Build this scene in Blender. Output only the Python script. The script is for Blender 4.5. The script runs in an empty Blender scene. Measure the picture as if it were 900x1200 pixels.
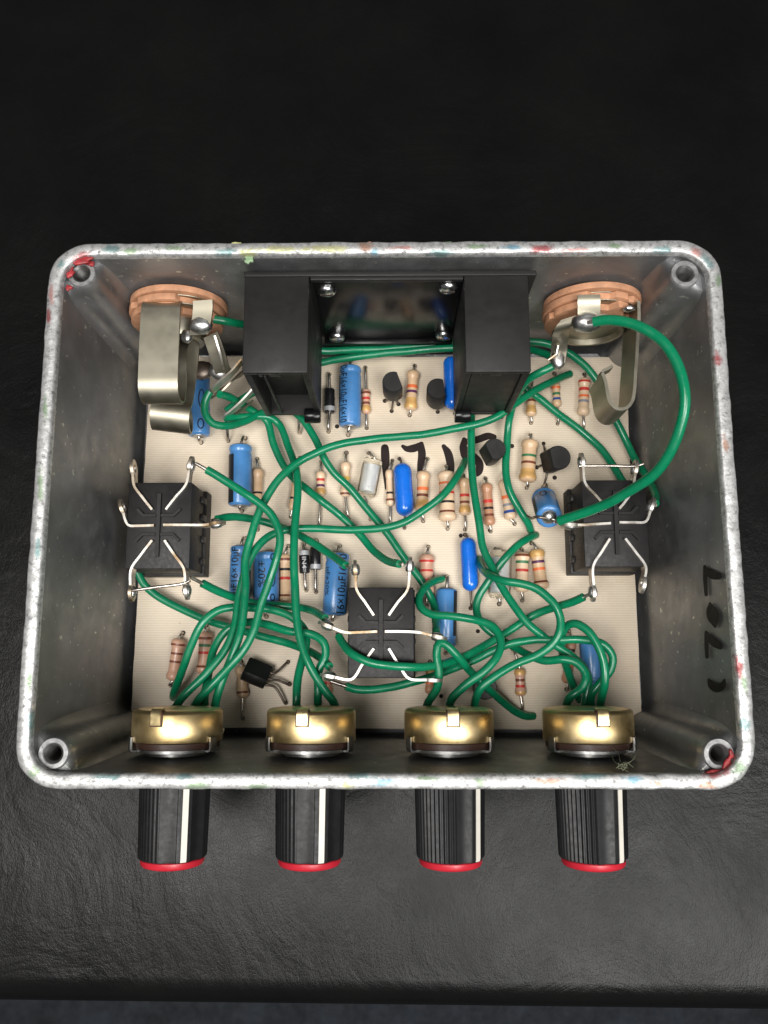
import bpy, bmesh, math, random
from mathutils import Vector, Matrix, noise
random.seed(7)
scene = bpy.context.scene
COL = scene.collection
MM = 0.001
# ------------------------------------------------------------------ camera
CAM = Vector((1.4415, -25.1728, 185.7518))            # millimetres
FOC = 970.0
RM = (Matrix.Rotation(.1664, 3, 'X') @ Matrix.Rotation(.0099, 3, 'Y') @ Matrix.Rotation(-.0024, 3, 'Z'))
cd = bpy.data.cameras.new('camera')
cam = bpy.data.objects.new('camera', cd); COL.objects.link(cam)
cam.matrix_world = Matrix.Translation(CAM * MM) @ RM.to_4x4()
cd.sensor_fit = 'VERTICAL'; cd.sensor_height = 36.0; cd.lens = FOC / 1200 * 36
cd.clip_start = 0.005; cd.clip_end = 20
scene.camera = cam
scene.render.resolution_x = 768; scene.render.resolution_y = 1024
# ------------------------------------------------------------------ light
world = bpy.data.worlds.new('World'); scene.world = world; world.use_nodes = True
bg = world.node_tree.nodes['Background']
bg.inputs[0].default_value = (.95, .97, 1.0, 1); bg.inputs[1].default_value = 0.09
def area(name, loc, target, size, power, color, size_y=None):
    l = bpy.data.lights.new(name, 'AREA'); l.energy = power; l.size = size; l.color = color
    if size_y: l.shape = 'RECTANGLE'; l.size_y = size_y
    o = bpy.data.objects.new(name, l); COL.objects.link(o); o.location = loc
    d = Vector(target) - Vector(loc); o.rotation_euler = d.to_track_quat('-Z', 'Y').to_euler()
    return o
area('window_light', (0.36, -0.44, 0.95), (0, 0, 0), 0.62, 12.0, (1.0, .985, .965), 0.45)
area('ceiling_lamp', (-0.24, -0.22, 1.10), (0, 0, 0), 0.36, 10.0, (1.0, .97, .93), 0.40)
scene.view_settings.view_transform = 'Standard'; scene.view_settings.look = 'None'
scene.view_settings.exposure = 0.0; scene.view_settings.gamma = 1.0
scene.view_settings.use_curve_mapping = False
scene.render.engine = 'CYCLES'

# ------------------------------------------------------------------ pixel -> point at a known height or wall
def ray(px, py): return RM @ Vector(((px - 450) / FOC, (600 - py) / FOC, -1))
def at(px, py, z):
    d = ray(px, py); return CAM + d * ((z - CAM.z) / d.z)
def aty(px, py, y):
    d = ray(px, py); return CAM + d * ((y - CAM.y) / d.y)
def onplane(px, py, p0, n):
    d = ray(px, py); return CAM + d * ((Vector(p0) - CAM).dot(n) / d.dot(n))

# ------------------------------------------------------------------ materials
def newmat(name):
    m = bpy.data.materials.new(name); m.use_nodes = True
    return m, m.node_tree, m.node_tree.nodes['Principled BSDF']
def coords(nt, scale=(1, 1, 1)):
    tc = nt.nodes.new('ShaderNodeTexCoord'); mp = nt.nodes.new('ShaderNodeMapping')
    geo = nt.nodes.new('ShaderNodeNewGeometry')
    nt.links.new(geo.outputs['Position'], mp.inputs['Vector'])
    mp.inputs['Scale'].default_value = [1000 * s for s in scale]       # texture space in millimetres
    return mp.outputs['Vector']
def noise_node(nt, vec, scale, detail=4, rough=.55, dist=0):
    n = nt.nodes.new('ShaderNodeTexNoise'); n.inputs['Scale'].default_value = scale
    n.inputs['Detail'].default_value = detail; n.inputs['Roughness'].default_value = rough
    n.inputs['Distortion'].default_value = dist
    nt.links.new(vec, n.inputs['Vector']); return n.outputs['Fac']
def ramp(nt, fac, stops):
    r = nt.nodes.new('ShaderNodeValToRGB'); els = r.color_ramp.elements
    while len(els) < len(stops): els.new(0.5)
    for e, (p, c) in zip(els, stops):
        e.position = p; e.color = (c[0], c[1], c[2], 1) if hasattr(c, '__len__') else (c, c, c, 1)
    nt.links.new(fac, r.inputs['Fac']); return r.outputs['Color']
def mixc(nt, fac, a, b):
    m = nt.nodes.new('ShaderNodeMix'); m.data_type = 'RGBA'
    for sock, v in ((m.inputs[0], fac), (m.inputs[6], a), (m.inputs[7], b)):
        if hasattr(v, 'links') or hasattr(v, 'is_linked'): nt.links.new(v, sock)
        else: sock.default_value = v if not hasattr(v, '__len__') else (v[0], v[1], v[2], 1)
    return m.outputs[2]
def bump(nt, bsdf, h, strength, dist_mm, prev=None):
    b = nt.nodes.new('ShaderNodeBump'); b.inputs['Strength'].default_value = strength
    b.inputs['Distance'].default_value = dist_mm * MM
    nt.links.new(h, b.inputs['Height'])
    if prev: nt.links.new(prev, b.inputs['Normal'])
    nt.links.new(b.outputs['Normal'], bsdf.inputs['Normal']); return b.outputs['Normal']
def simple(name, col, rough=.5, metal=0.0, var=.12, vscale=.35, bumpd=.0, bscale=2.0, coat=0.0, rvar=.08, spec=None):
    m, nt, b = newmat(name)
    v = coords(nt)
    f = noise_node(nt, v, vscale, 5)
    lo = [c * (1 - var) for c in col]; hi = [min(1, c * (1 + var)) for c in col]
    nt.links.new(ramp(nt, f, [(.3, lo), (.7, hi)]), b.inputs['Base Color'])
    f2 = noise_node(nt, v, vscale * 3.1, 4)
    nt.links.new(ramp(nt, f2, [(.3, max(.02, rough - rvar)), (.7, min(1, rough + rvar))]), b.inputs['Roughness'])
    b.inputs['Metallic'].default_value = metal
    if coat: b.inputs['Coat Weight'].default_value = coat; b.inputs['Coat Roughness'].default_value = .15
    if spec is not None: b.inputs['Specular IOR Level'].default_value = spec
    if bumpd: bump(nt, b, noise_node(nt, v, bscale, 4), .6, bumpd)
    return m

def make_leather():
    m, nt, b = newmat('black_leather')
    v = coords(nt)
    warp = nt.nodes.new('ShaderNodeTexNoise'); warp.inputs['Scale'].default_value = .06; warp.inputs['Detail'].default_value = 3
    nt.links.new(v, warp.inputs['Vector'])
    add = nt.nodes.new('ShaderNodeVectorMath'); add.operation = 'MULTIPLY_ADD'
    nt.links.new(warp.outputs['Color'], add.inputs[0]); add.inputs[1].default_value = (7, 7, 7); nt.links.new(v, add.inputs[2])
    st = nt.nodes.new('ShaderNodeMapping'); st.inputs['Scale'].default_value = (1, .55, 1); st.inputs['Rotation'].default_value = (0, 0, .5)
    nt.links.new(add.outputs[0], st.inputs['Vector'])
    vo = nt.nodes.new('ShaderNodeTexVoronoi'); vo.feature = 'DISTANCE_TO_EDGE'; vo.inputs['Scale'].default_value = 2.0
    nt.links.new(st.outputs[0], vo.inputs['Vector'])
    cell = ramp(nt, vo.outputs['Distance'], [(0, 0), (.16, 1)])
    big = noise_node(nt, v, .028, 6, .62, 1.6)
    wr = noise_node(nt, st.outputs[0], .12, 8, .7, 2.2)
    n1 = bump(nt, b, big, .28, 1.6)
    n2 = bump(nt, b, wr, .26, .34, n1)
    n3 = bump(nt, b, cell, .18, .065, n2)
    f = noise_node(nt, v, .03, 5)
    nt.links.new(ramp(nt, f, [(.3, (.0030, .0030, .0031)), (.7, (.0050, .0049, .0047))]), b.inputs['Base Color'])
    nt.links.new(ramp(nt, noise_node(nt, v, .05, 6, .65), [(.3, .27), (.7, .40)]), b.inputs['Roughness'])
    b.inputs['Specular IOR Level'].default_value = .155
    return m
def make_cast():
    m, nt, b = newmat('cast_aluminium')
    v = coords(nt)
    f = noise_node(nt, v, .07, 6, .6, .6)
    base = ramp(nt, f, [(.3, (.23, .232, .24)), (.55, (.31, .312, .318)), (.75, (.40, .402, .41))])
    sp = noise_node(nt, v, .85, 2, .5)
    c = mixc(nt, ramp(nt, sp, [(.68, 0), (.74, 1)]), base, (.66, .67, .60))
    st = ramp(nt, noise_node(nt, v, .035, 3, .5, 1.0), [(.48, 0), (.70, .45)])
    c = mixc(nt, st, c, (.185, .19, .16))
    nt.links.new(c, b.inputs['Base Color'])
    nt.links.new(ramp(nt, noise_node(nt, v, .25, 5), [(.3, .36), (.7, .58)]), b.inputs['Roughness'])
    b.inputs['Metallic'].default_value = .82
    n1 = bump(nt, b, noise_node(nt, v, .35, 5, .65), .3, .10)
    bump(nt, b, noise_node(nt, v, 1.9, 3), .4, .06, n1)
    return m
def make_rim():
    m, nt, b = newmat('worn_rim_metal')
    v = coords(nt)
    f = noise_node(nt, v, 1.1, 7, .72)
    f0 = noise_node(nt, v, .28, 5, .7)
    base = ramp(nt, f, [(.35, (.17, .17, .17)), (.45, (.44, .44, .435)), (.62, (.70, .70, .695))])
    base = mixc(nt, ramp(nt, f0, [(.50, 0), (.68, .6)]), base, (.34, .345, .34))
    edge = noise_node(nt, v, .6, 6, .72)
    grain = ramp(nt, f, [(.42, .25), (.56, 1)])
    for (px, py, a, c, col, ang) in SMEARS:
        p = at(px, py, 48)
        mp = nt.nodes.new('ShaderNodeMapping'); mp.vector_type = 'TEXTURE'
        mp.inputs['Location'].default_value = (p.x, p.y, 48); mp.inputs['Rotation'].default_value = (0, 0, ang); mp.inputs['Scale'].default_value = (a, c, 2.5)
        nt.links.new(v, mp.inputs['Vector'])
        ln = nt.nodes.new('ShaderNodeVectorMath'); ln.operation = 'LENGTH'; nt.links.new(mp.outputs[0], ln.inputs[0])
        ma = nt.nodes.new('ShaderNodeMath'); ma.operation = 'MULTIPLY_ADD'; nt.links.new(edge, ma.inputs[0]); ma.inputs[1].default_value = 2.5
        nt.links.new(ln.outputs['Value'], ma.inputs[2])
        mr = nt.nodes.new('ShaderNodeMapRange'); mr.inputs[1].default_value = 2.25; mr.inputs[2].default_value = 1.6; mr.inputs[3].default_value = 0; mr.inputs[4].default_value = .78
        nt.links.new(ma.outputs[0], mr.inputs[0])
        base = mixc(nt, mr.outputs[0], base, PAINT[col])
    nt.links.new(base, b.inputs['Base Color'])
    b.inputs['Metallic'].default_value = .6
    nt.links.new(ramp(nt, f, [(.3, .6), (.7, .32)]), b.inputs['Roughness'])
    n1 = bump(nt, b, noise_node(nt, v, .6, 5, .6), .5, .22)
    bump(nt, b, f, .4, .08, n1)
    return m
def make_board():
    m, nt, b = newmat('board_laminate')
    v = coords(nt)
    w = nt.nodes.new('ShaderNodeTexWave'); w.bands_direction = 'Y'; w.inputs['Scale'].default_value = .62
    w.inputs['Distortion'].default_value = .5; w.inputs['Detail'].default_value = 2
    nt.links.new(v, w.inputs['Vector'])
    w2 = nt.nodes.new('ShaderNodeTexWave'); w2.bands_direction = 'X'; w2.inputs['Scale'].default_value = .62
    w2.inputs['Distortion'].default_value = .6
    nt.links.new(v, w2.inputs['Vector'])
    f = noise_node(nt, v, .09, 6, .6)
    base = ramp(nt, f, [(.3, (.60, .51, .395)), (.7, (.68, .59, .465))])
    c = mixc(nt, ramp(nt, w.outputs['Fac'], [(.1, .34), (.7, 0)]), base, (.44, .34, .24))
    c = mixc(nt, ramp(nt, w2.outputs['Fac'], [(.1, .03), (.6, 0)]), c, (.44, .34, .24))
    sp = noise_node(nt, v, .6, 2)
    c = mixc(nt, ramp(nt, sp, [(.76, 0), (.80, .5)]), c, (.22, .16, .10))
    st = ramp(nt, noise_node(nt, v, .05, 5, .65, .8), [(.56, 0), (.72, .4)])
    c = mixc(nt, st, c, (.47, .35, .22))
    nt.links.new(c, b.inputs['Base Color']); b.inputs['Roughness'].default_value = .5
    n1 = bump(nt, b, w.outputs['Fac'], .35, .05); bump(nt, b, w2.outputs['Fac'], .2, .03, n1)
    return m
def make_brass():
    m, nt, b = newmat('brass_can')
    v = coords(nt, (1, 1, 1))
    mp = nt.nodes.new('ShaderNodeMapping'); mp.inputs['Scale'].default_value = (.15, 6, .15); nt.links.new(v, mp.inputs['Vector'])
    br = noise_node(nt, mp.outputs[0], 1.0, 4)
    f = noise_node(nt, v, .16, 5, .6)
    c = ramp(nt, f, [(.3, (.46, .325, .14)), (.55, (.60, .455, .225)), (.75, (.68, .55, .32))])
    st = ramp(nt, noise_node(nt, v, .3, 4, .6, .8), [(.62, 0), (.72, .45)])
    c = mixc(nt, st, c, (.30, .20, .08))
    nt.links.new(c, b.inputs['Base Color']); b.inputs['Metallic'].default_value = 1.0
    nt.links.new(ramp(nt, f, [(.3, .26), (.7, .37)]), b.inputs['Roughness'])
    bump(nt, b, br, .25, .02)
    b.inputs['Anisotropic'].default_value = .65
    tg = nt.nodes.new('ShaderNodeTangent'); tg.direction_type = 'RADIAL'; tg.axis = 'Y'; nt.links.new(tg.outputs[0], b.inputs['Tangent'])
    return m
PAINT = {'red': (.30, .022, .026), 'teal': (.13, .25, .25), 'green': (.20, .30, .17), 'yellow': (.46, .46, .22), 'blue': (.13, .30, .40), 'rust': (.38, .20, .13), 'pink': (.50, .22, .20), 'purple': (.22, .12, .18)}
SMEARS = [(96, 303, 2.0, 1.2, 'red', .2), (130, 292, 1.9, 1.0, 'teal', .1), (155, 294, 2.4, .7, 'green', 0), (72, 309, .8, 1.3, 'teal', -.4), (60, 345, .6, 2.2, 'pink', .1), (57, 372, .5, 2, 'red', .1),
  (205, 291, 3, .7, 'green', 0), (265, 295, 2.4, .8, 'teal', 0), (290, 297, 2, 1.2, 'yellow', 0), (330, 292, 6, .8, 'yellow', 0), (385, 291, 5, .9, 'yellow', 0), (428, 289, 1.8, 1.2, 'rust', 0), (440, 295, 1.0, .9, 'blue', 0), (470, 290, 3, .5, 'pink', 0),
  (517, 296, 2.6, .7, 'teal', 0), (560, 289, 3, .5, 'green', 0), (600, 290, 2, .6, 'blue', 0), (634, 291, 3.2, .9, 'red', 0), (672, 293, 3, .6, 'pink', 0), (720, 288, 1.5, .5, 'green', 0), (776, 292, 2, .9, 'teal', 0), (815, 295, 1.6, .9, 'pink', -.5), (829, 306, 1, 2, 'teal', .5), (842, 330, .7, 2, 'green', 0),
  (841, 420, .8, 1.6, 'red', .1), (850, 520, .6, 2, 'rust', .1), (866, 783, .8, 2.8, 'red', .1), (872, 800, .6, 2, 'green', .1), (872, 848, 1.2, 1.4, 'teal', 0), (866, 900, 1.8, 1.4, 'green', -.6), (852, 897, 1, 1.8, 'red', -.5), (838, 908, 2.4, .6, 'red', .1), (829, 921, 2.2, .7, 'rust', 0), (770, 918, 2, .5, 'rust', 0),
  (740, 913, 2, .8, 'blue', 0), (690, 909, 3, .7, 'teal', 0), (645, 915, 3, .6, 'rust', 0), (406, 920, 1.6, .9, 'yellow', 0), (425, 909, 3, .7, 'teal', 0), (450, 917, 2.8, .7, 'blue', .1), (563, 917, 1.4, .9, 'green', 0), (500, 912, 2, .4, 'green', 0), (300, 922, 2.5, .5, 'green', 0), (230, 921, 3, .8, 'green', 0), (215, 910, 2, .5, 'teal', 0), (125, 910, 3.2, .7, 'teal', 0),
  (36, 850, .7, 3, 'teal', .06), (34, 800, .5, 3, 'green', .06), (47, 570, .6, 4, 'green', .07), (53, 480, .5, 3, 'green', .07), (44, 640, .6, 3, 'teal', .07), (40, 905, 1.5, 1.2, 'green', .7)]
M = {
 'leather': make_leather(), 'cast': make_cast(), 'rim': make_rim(), 'board': make_board(), 'brass': make_brass(),
 'floor': simple('dark_carpet', (.010, .013, .018), .9, var=.6, vscale=.05),
 'ink': simple('black_marker_ink', (.016, .009, .008), .5, var=.35, vscale=.4, spec=.2),
 'ink_wall': simple('faded_marker_ink', (.010, .009, .008), .55, var=.35, vscale=.4, spec=.15),
 'hole': simple('hole_and_slot_shade', (.02, .014, .01), .9),  # shade inside holes and slots, put into a flat dark colour
 'tin': simple('tinned_copper_lead', (.55, .50, .45), .32, 1.0, var=.25, vscale=.6),
 'dull_lead': simple('oxidised_lead', (.22, .18, .15), .45, .9, var=.3, vscale=.6),
 'solder': simple('solder', (.56, .55, .54), .38, 1.0, var=.2, vscale=.8, bumpd=.06, bscale=1.2),
 'sleeve': simple('blue_capacitor_sleeve', (.060, .205, .46), .34, var=.10, coat=.25),
 'film': simple('bright_blue_epoxy', (.006, .135, .62), .24, var=.06, coat=.5, bumpd=.03, bscale=.5),
 'black_print': simple('black_sleeve_print', (.012, .014, .02), .42),
 'epoxy': simple('black_epoxy', (.008, .008, .008), .36, var=.2, bumpd=.012, bscale=5, spec=.4),
 'epoxy_face': simple('matt_black_epoxy', (.014, .0135, .0135), .45, var=.25, bumpd=.02, bscale=4, spec=.32),
 'diode': simple('black_diode_epoxy', (.010, .010, .011), .28, var=.2),
 'silver_print': simple('silver_print', (.55, .55, .56), .4, .4),
 'foil': simple('bright_foil', (.90, .91, .92), .35, .25, var=.05, bumpd=.03, bscale=1),
 'switch': simple('black_switch_plastic', (.0115, .011, .0112), .5, var=.25, vscale=.5, bumpd=.02, bscale=4, spec=.32),
 'blade': simple('silvered_terminal', (.62, .60, .56), .42, .9, var=.16, vscale=.7),
 'abs': simple('black_moulded_plastic', (.0125, .012, .0118), .5, var=.2, vscale=.15, bumpd=.02, bscale=4, spec=.3),
 'abs_gloss': simple('glossy_black_plastic', (.005, .005, .0055), .22, var=.1, rvar=.04, spec=.3),
 'screw': simple('nickel_screw', (.66, .66, .66), .24, 1.0, var=.1),
 'phenolic': simple('orange_phenolic_fibre', (.45, .225, .125), .66, var=.24, vscale=.5, bumpd=.05, bscale=2),
 'spring': simple('nickel_silver_spring', (.36, .335, .265), .43, 1.0, var=.07, vscale=.12, rvar=.05),
 'wafer': simple('brown_wafer', (.045, .020, .014), .5),
 'zinc': simple('zinc_plate', (.34, .34, .335), .42, 1.0, var=.15),
 'knob': simple('black_knob_plastic', (.010, .010, .0105), .46, var=.2, bumpd=.012, bscale=3, spec=.3),
 'knob_white': simple('cream_pointer_paint', (.66, .63, .56), .4, var=.06),
 'knob_red': simple('red_knob_cap', (.46, .016, .030), .36, var=.06),
 'pvc': simple('green_pvc_insulation', (.002, .172, .076), .29, var=.16, vscale=.12, rvar=.14, bumpd=.02, bscale=.8),
 'pvc_cut': simple('cut_green_pvc', (.02, .26, .14), .5),
 'copper': simple('bare_copper', (.55, .22, .12), .35, 1.0),
 'lint': simple('green_grey_lint', (.15, .16, .10), .9),
}
def clear_plastic():
    m, nt, b = newmat('clear_polystyrene')
    b.inputs['Base Color'].default_value = (.93, .93, .90, 1); b.inputs['Roughness'].default_value = .12
    b.inputs['IOR'].default_value = 1.16; b.inputs['Transmission Weight'].default_value = 1.0
    v = coords(nt); bump(nt, b, noise_node(nt, v, .5, 2), .3, .06)
    return m
M['clear'] = clear_plastic()
def tarnished():
    m, nt, b = newmat('tarnished_silver_terminal'); v = coords(nt)
    f = noise_node(nt, v, .13, 4, .6)
    nt.links.new(ramp(nt, f, [(.36, (.30, .21, .12)), (.46, (.55, .50, .43)), (.56, (.66, .64, .60))]), b.inputs['Base Color'])
    nt.links.new(ramp(nt, noise_node(nt, v, .8, 4), [(.3, .34), (.7, .52)]), b.inputs['Roughness']); b.inputs['Metallic'].default_value = .95
    return m
M['blade'] = tarnished()
M['brass_tab'] = simple('bright_brass_tab', (.86, .68, .36), .34, 1.0, var=.1)
for k, c in PAINT.items(): M['paint_' + k] = simple('dried_paint_' + k, c, .45, var=.4, vscale=.9, bumpd=.15, bscale=1)
BAND = {'red': (.50, .035, .028), 'brown': (.16, .045, .025), 'black': (.012, .009, .009), 'orange': (.70, .15, .045), 'gold': (.58, .34, .12),
        'violet': (.085, .022, .075), 'green': (.035, .16, .07), 'blue': (.03, .08, .30), 'grey': (.22, .22, .25), 'yellow': (.66, .42, .09), 'white': (.7, .68, .62)}
for k, c in BAND.items(): M['band_' + k] = simple('band_paint_' + k, c, .42, .15 if k == 'gold' else 0, var=.12)
for k, c in {'tan': (.60, .405, .245), 'pink': (.56, .325, .225), 'pale': (.66, .48, .32), 'brown': (.42, .215, .125)}.items():
    M['res_' + k] = simple('resistor_lacquer_' + k, c, .36, var=.10, vscale=.4, coat=.15)
# ------------------------------------------------------------------ mesh helpers (all in millimetres)
class MB:
    def __init__(s): s.v = []; s.f = []
    def add(s, vs, fs):
        o = len(s.v); s.v += [Vector(v) for v in vs]; s.f += [[i + o for i in f] for f in fs]; return s
    def rings(s, rings, cap0=True, cap1=True):
        n = len(rings[0]); vs = [p for r in rings for p in r]; fs = []
        for k in range(len(rings) - 1):
            for i in range(n):
                j = (i + 1) % n; fs.append([k * n + i, k * n + j, (k + 1) * n + j, (k + 1) * n + i])
        if cap0: fs.append(list(range(n))[::-1])
        if cap1: fs.append([(len(rings) - 1) * n + i for i in range(n)])
        return s.add(vs, fs)
    def tube(s, pts, r, n=10, cap=True):
        pts = [Vector(p) for p in pts]; rs = r if hasattr(r, '__len__') else [r] * len(pts)
        T = []
        for i in range(len(pts)):
            t = pts[min(i + 1, len(pts) - 1)] - pts[max(i - 1, 0)]; T.append(t.normalized() if t.length > 1e-9 else Vector((0, 0, 1)))
        u = T[0].cross(Vector((0, 0, 1)));
        if u.length < .05: u = T[0].cross(Vector((1, 0, 0)))
        u.normalize(); R = []
        for p, t, rr in zip(pts, T, rs):
            u = u - t * u.dot(t)
            u.normalize(); w = t.cross(u)
            R.append([p + (u * math.cos(a) + w * math.sin(a)) * rr for a in [2 * math.pi * k / n for k in range(n)]])
        return s.rings(R, cap, cap)
    def lathe(s, p0, p1, prof, n=20):      # prof: (distance along axis, radius)
        d, up, side = frame(p0, p1); R = []
        for t, r in prof:
            c = Vector(p0) + d * t; R.append([c + (up * math.cos(a) + side * math.sin(a)) * r for a in [2 * math.pi * k / n for k in range(n)]])
        return s.rings(R)
    def box(s, a, b):
        x0, y0, z0 = a; x1, y1, z1 = b
        return s.add([(x0, y0, z0), (x1, y0, z0), (x1, y1, z0), (x0, y1, z0), (x0, y0, z1), (x1, y0, z1), (x1, y1, z1), (x0, y1, z1)],
                     [[3, 2, 1, 0], [4, 5, 6, 7], [0, 1, 5, 4], [1, 2, 6, 5], [2, 3, 7, 6], [3, 0, 4, 7]])
    def prism(s, poly, vec):               # closed polygon extruded along vec
        n = len(poly); poly = [Vector(p) for p in poly]; q = [p + Vector(vec) for p in poly]
        return s.add(poly + q, [list(range(n))[::-1], [n + i for i in range(n)]] + [[i, (i + 1) % n, n + (i + 1) % n, n + i] for i in range(n)])
    def ribbon(s, path, wvec, th):         # a bent strip: path, half-width vector, thickness
        path = [Vector(p) for p in path]; wv = wvec if isinstance(wvec, list) else [Vector(wvec)] * len(path); R = []
        for i, p in enumerate(path):
            t = (path[min(i + 1, len(path) - 1)] - path[max(i - 1, 0)]).normalized(); w = Vector(wv[i]); nrm = t.cross(w).normalized() * th / 2
            R.append([p - w - nrm, p + w - nrm, p + w + nrm, p - w + nrm])
        return s.rings(R)
    def build(s, name, mat, parent=None, smooth=40, bevel=0, segs=2, sub=0):
        base = parent_base(parent)
        me = bpy.data.meshes.new(name); bm = bmesh.new()
        vs = [bm.verts.new((v - base) * MM) for v in s.v]
        for f in s.f:
            try: bm.faces.new([vs[i] for i in f])
            except ValueError: pass
        bmesh.ops.recalc_face_normals(bm, faces=bm.faces)
        if bevel:
            es = [e for e in bm.edges if len(e.link_faces) == 2 and e.calc_face_angle(0) > .6]
            bmesh.ops.bevel(bm, geom=es, offset=bevel * MM, segments=segs, profile=.5, affect='EDGES', clamp_overlap=True)
        bm.to_mesh(me); bm.free()
        if smooth:
            for p in me.polygons: p.use_smooth = True
            me.set_sharp_from_angle(angle=math.radians(smooth))
        me.materials.append(M[mat])
        o = bpy.data.objects.new(name, me); COL.objects.link(o)
        if parent: o.parent = parent
        return o
def parent_base(p):
    b = Vector((0, 0, 0))
    while p is not None: b += p.location / MM; p = p.parent
    return b
def frame(p0, p1):
    d = (Vector(p1) - Vector(p0)).normalized(); z = Vector((0, 0, 1)); up = z - d * d.dot(z)
    if up.length < .05: up = Vector((0, 1, 0)) - d * d.y
    up.normalize(); return d, up, up.cross(d)
def thing(name, label, cat, loc, group=None):
    o = bpy.data.objects.new(name, None); COL.objects.link(o); o.location = Vector(loc) * MM
    o.empty_display_size = .002
    return tag(o, label, cat, group)
def tag(o, label, cat, group=None):
    o['label'] = label; o['category'] = cat
    if group: o['group'] = group
    return o
def smooth_path(pts, step=1.0):
    P = [Vector(p) for p in pts]; P = [P[0] * 2 - P[1]] + P + [P[-1] * 2 - P[-2]]; out = []
    for i in range(1, len(P) - 2):
        p0, p1, p2, p3 = P[i - 1:i + 3]
        t0 = 0; t1 = t0 + max(1e-4, (p1 - p0).length) ** .5; t2 = t1 + max(1e-4, (p2 - p1).length) ** .5; t3 = t2 + max(1e-4, (p3 - p2).length) ** .5
        n = max(2, int((p2 - p1).length / step))
        for k in range(n):
            t = t1 + (t2 - t1) * k / n
            A1 = p0 * ((t1 - t) / (t1 - t0)) + p1 * ((t - t0) / (t1 - t0)); A2 = p1 * ((t2 - t) / (t2 - t1)) + p2 * ((t - t1) / (t2 - t1)); A3 = p2 * ((t3 - t) / (t3 - t2)) + p3 * ((t - t2) / (t3 - t2))
            B1 = A1 * ((t2 - t) / (t2 - t0)) + A2 * ((t - t0) / (t2 - t0)); B2 = A2 * ((t3 - t) / (t3 - t1)) + A3 * ((t - t1) / (t3 - t1))
            out.append(B1 * ((t2 - t) / (t2 - t1)) + B2 * ((t - t1) / (t2 - t1)))
    out.append(P[-2]); return out
def rrect(hx, hy, r, nc=8, ns=40, jit=0, z=0, cx=0, cy=0):
    pts = []
    for (sx, sy, a0) in ((1, 1, 0), (-1, 1, 90), (-1, -1, 180), (1, -1, 270)):
        for k in range(nc + 1):
            a = math.radians(a0 + 90 * k / nc); pts.append(Vector((sx * (hx - r) + r * math.cos(a), sy * (hy - r) + r * math.sin(a), z)))
    out = []
    for i, p in enumerate(pts):
        q = pts[(i + 1) % len(pts)]; out.append(p)
        if i % (nc + 1) == nc:
            for k in range(1, ns): out.append(p.lerp(q, k / ns))
    return [p + Vector((cx, cy, 0)) for p in out]

# ================================================================== setting
def table():
    g = MB(); x0, x1, y1, edge = -1400, 1400, 1700, -92.5
    prof = [(edge + 0, 0)]
    pts = [(y1, 0.0), (400, 0), (120, 0), (-20, 0), (-70, 0), (edge, 0)] + [(edge - 7 * math.sin(a), -7 + 7 * math.cos(a)) for a in [math.pi / 2 * k / 6 for k in range(1, 7)]] + [(edge - 7, -40), (y1, -40)]
    ca, sa = math.cos(-.008), math.sin(-.008)
    R = [[Vector((x * ca - y * sa, x * sa + y * ca, z)) for y, z in pts] for x in (x0, -150, 150, x1)]
    g.rings(R)
    o = g.build('tabletop', 'leather', None, 50); o['kind'] = 'structure'
    f = MB().add([(-3000, -3000, -420), (3000, -3000, -420), (3000, 3000, -420), (-3000, 3000, -420)], [[0, 1, 2, 3]]).build('floor', 'floor', None, 0); f['kind'] = 'structure'
table()

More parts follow.
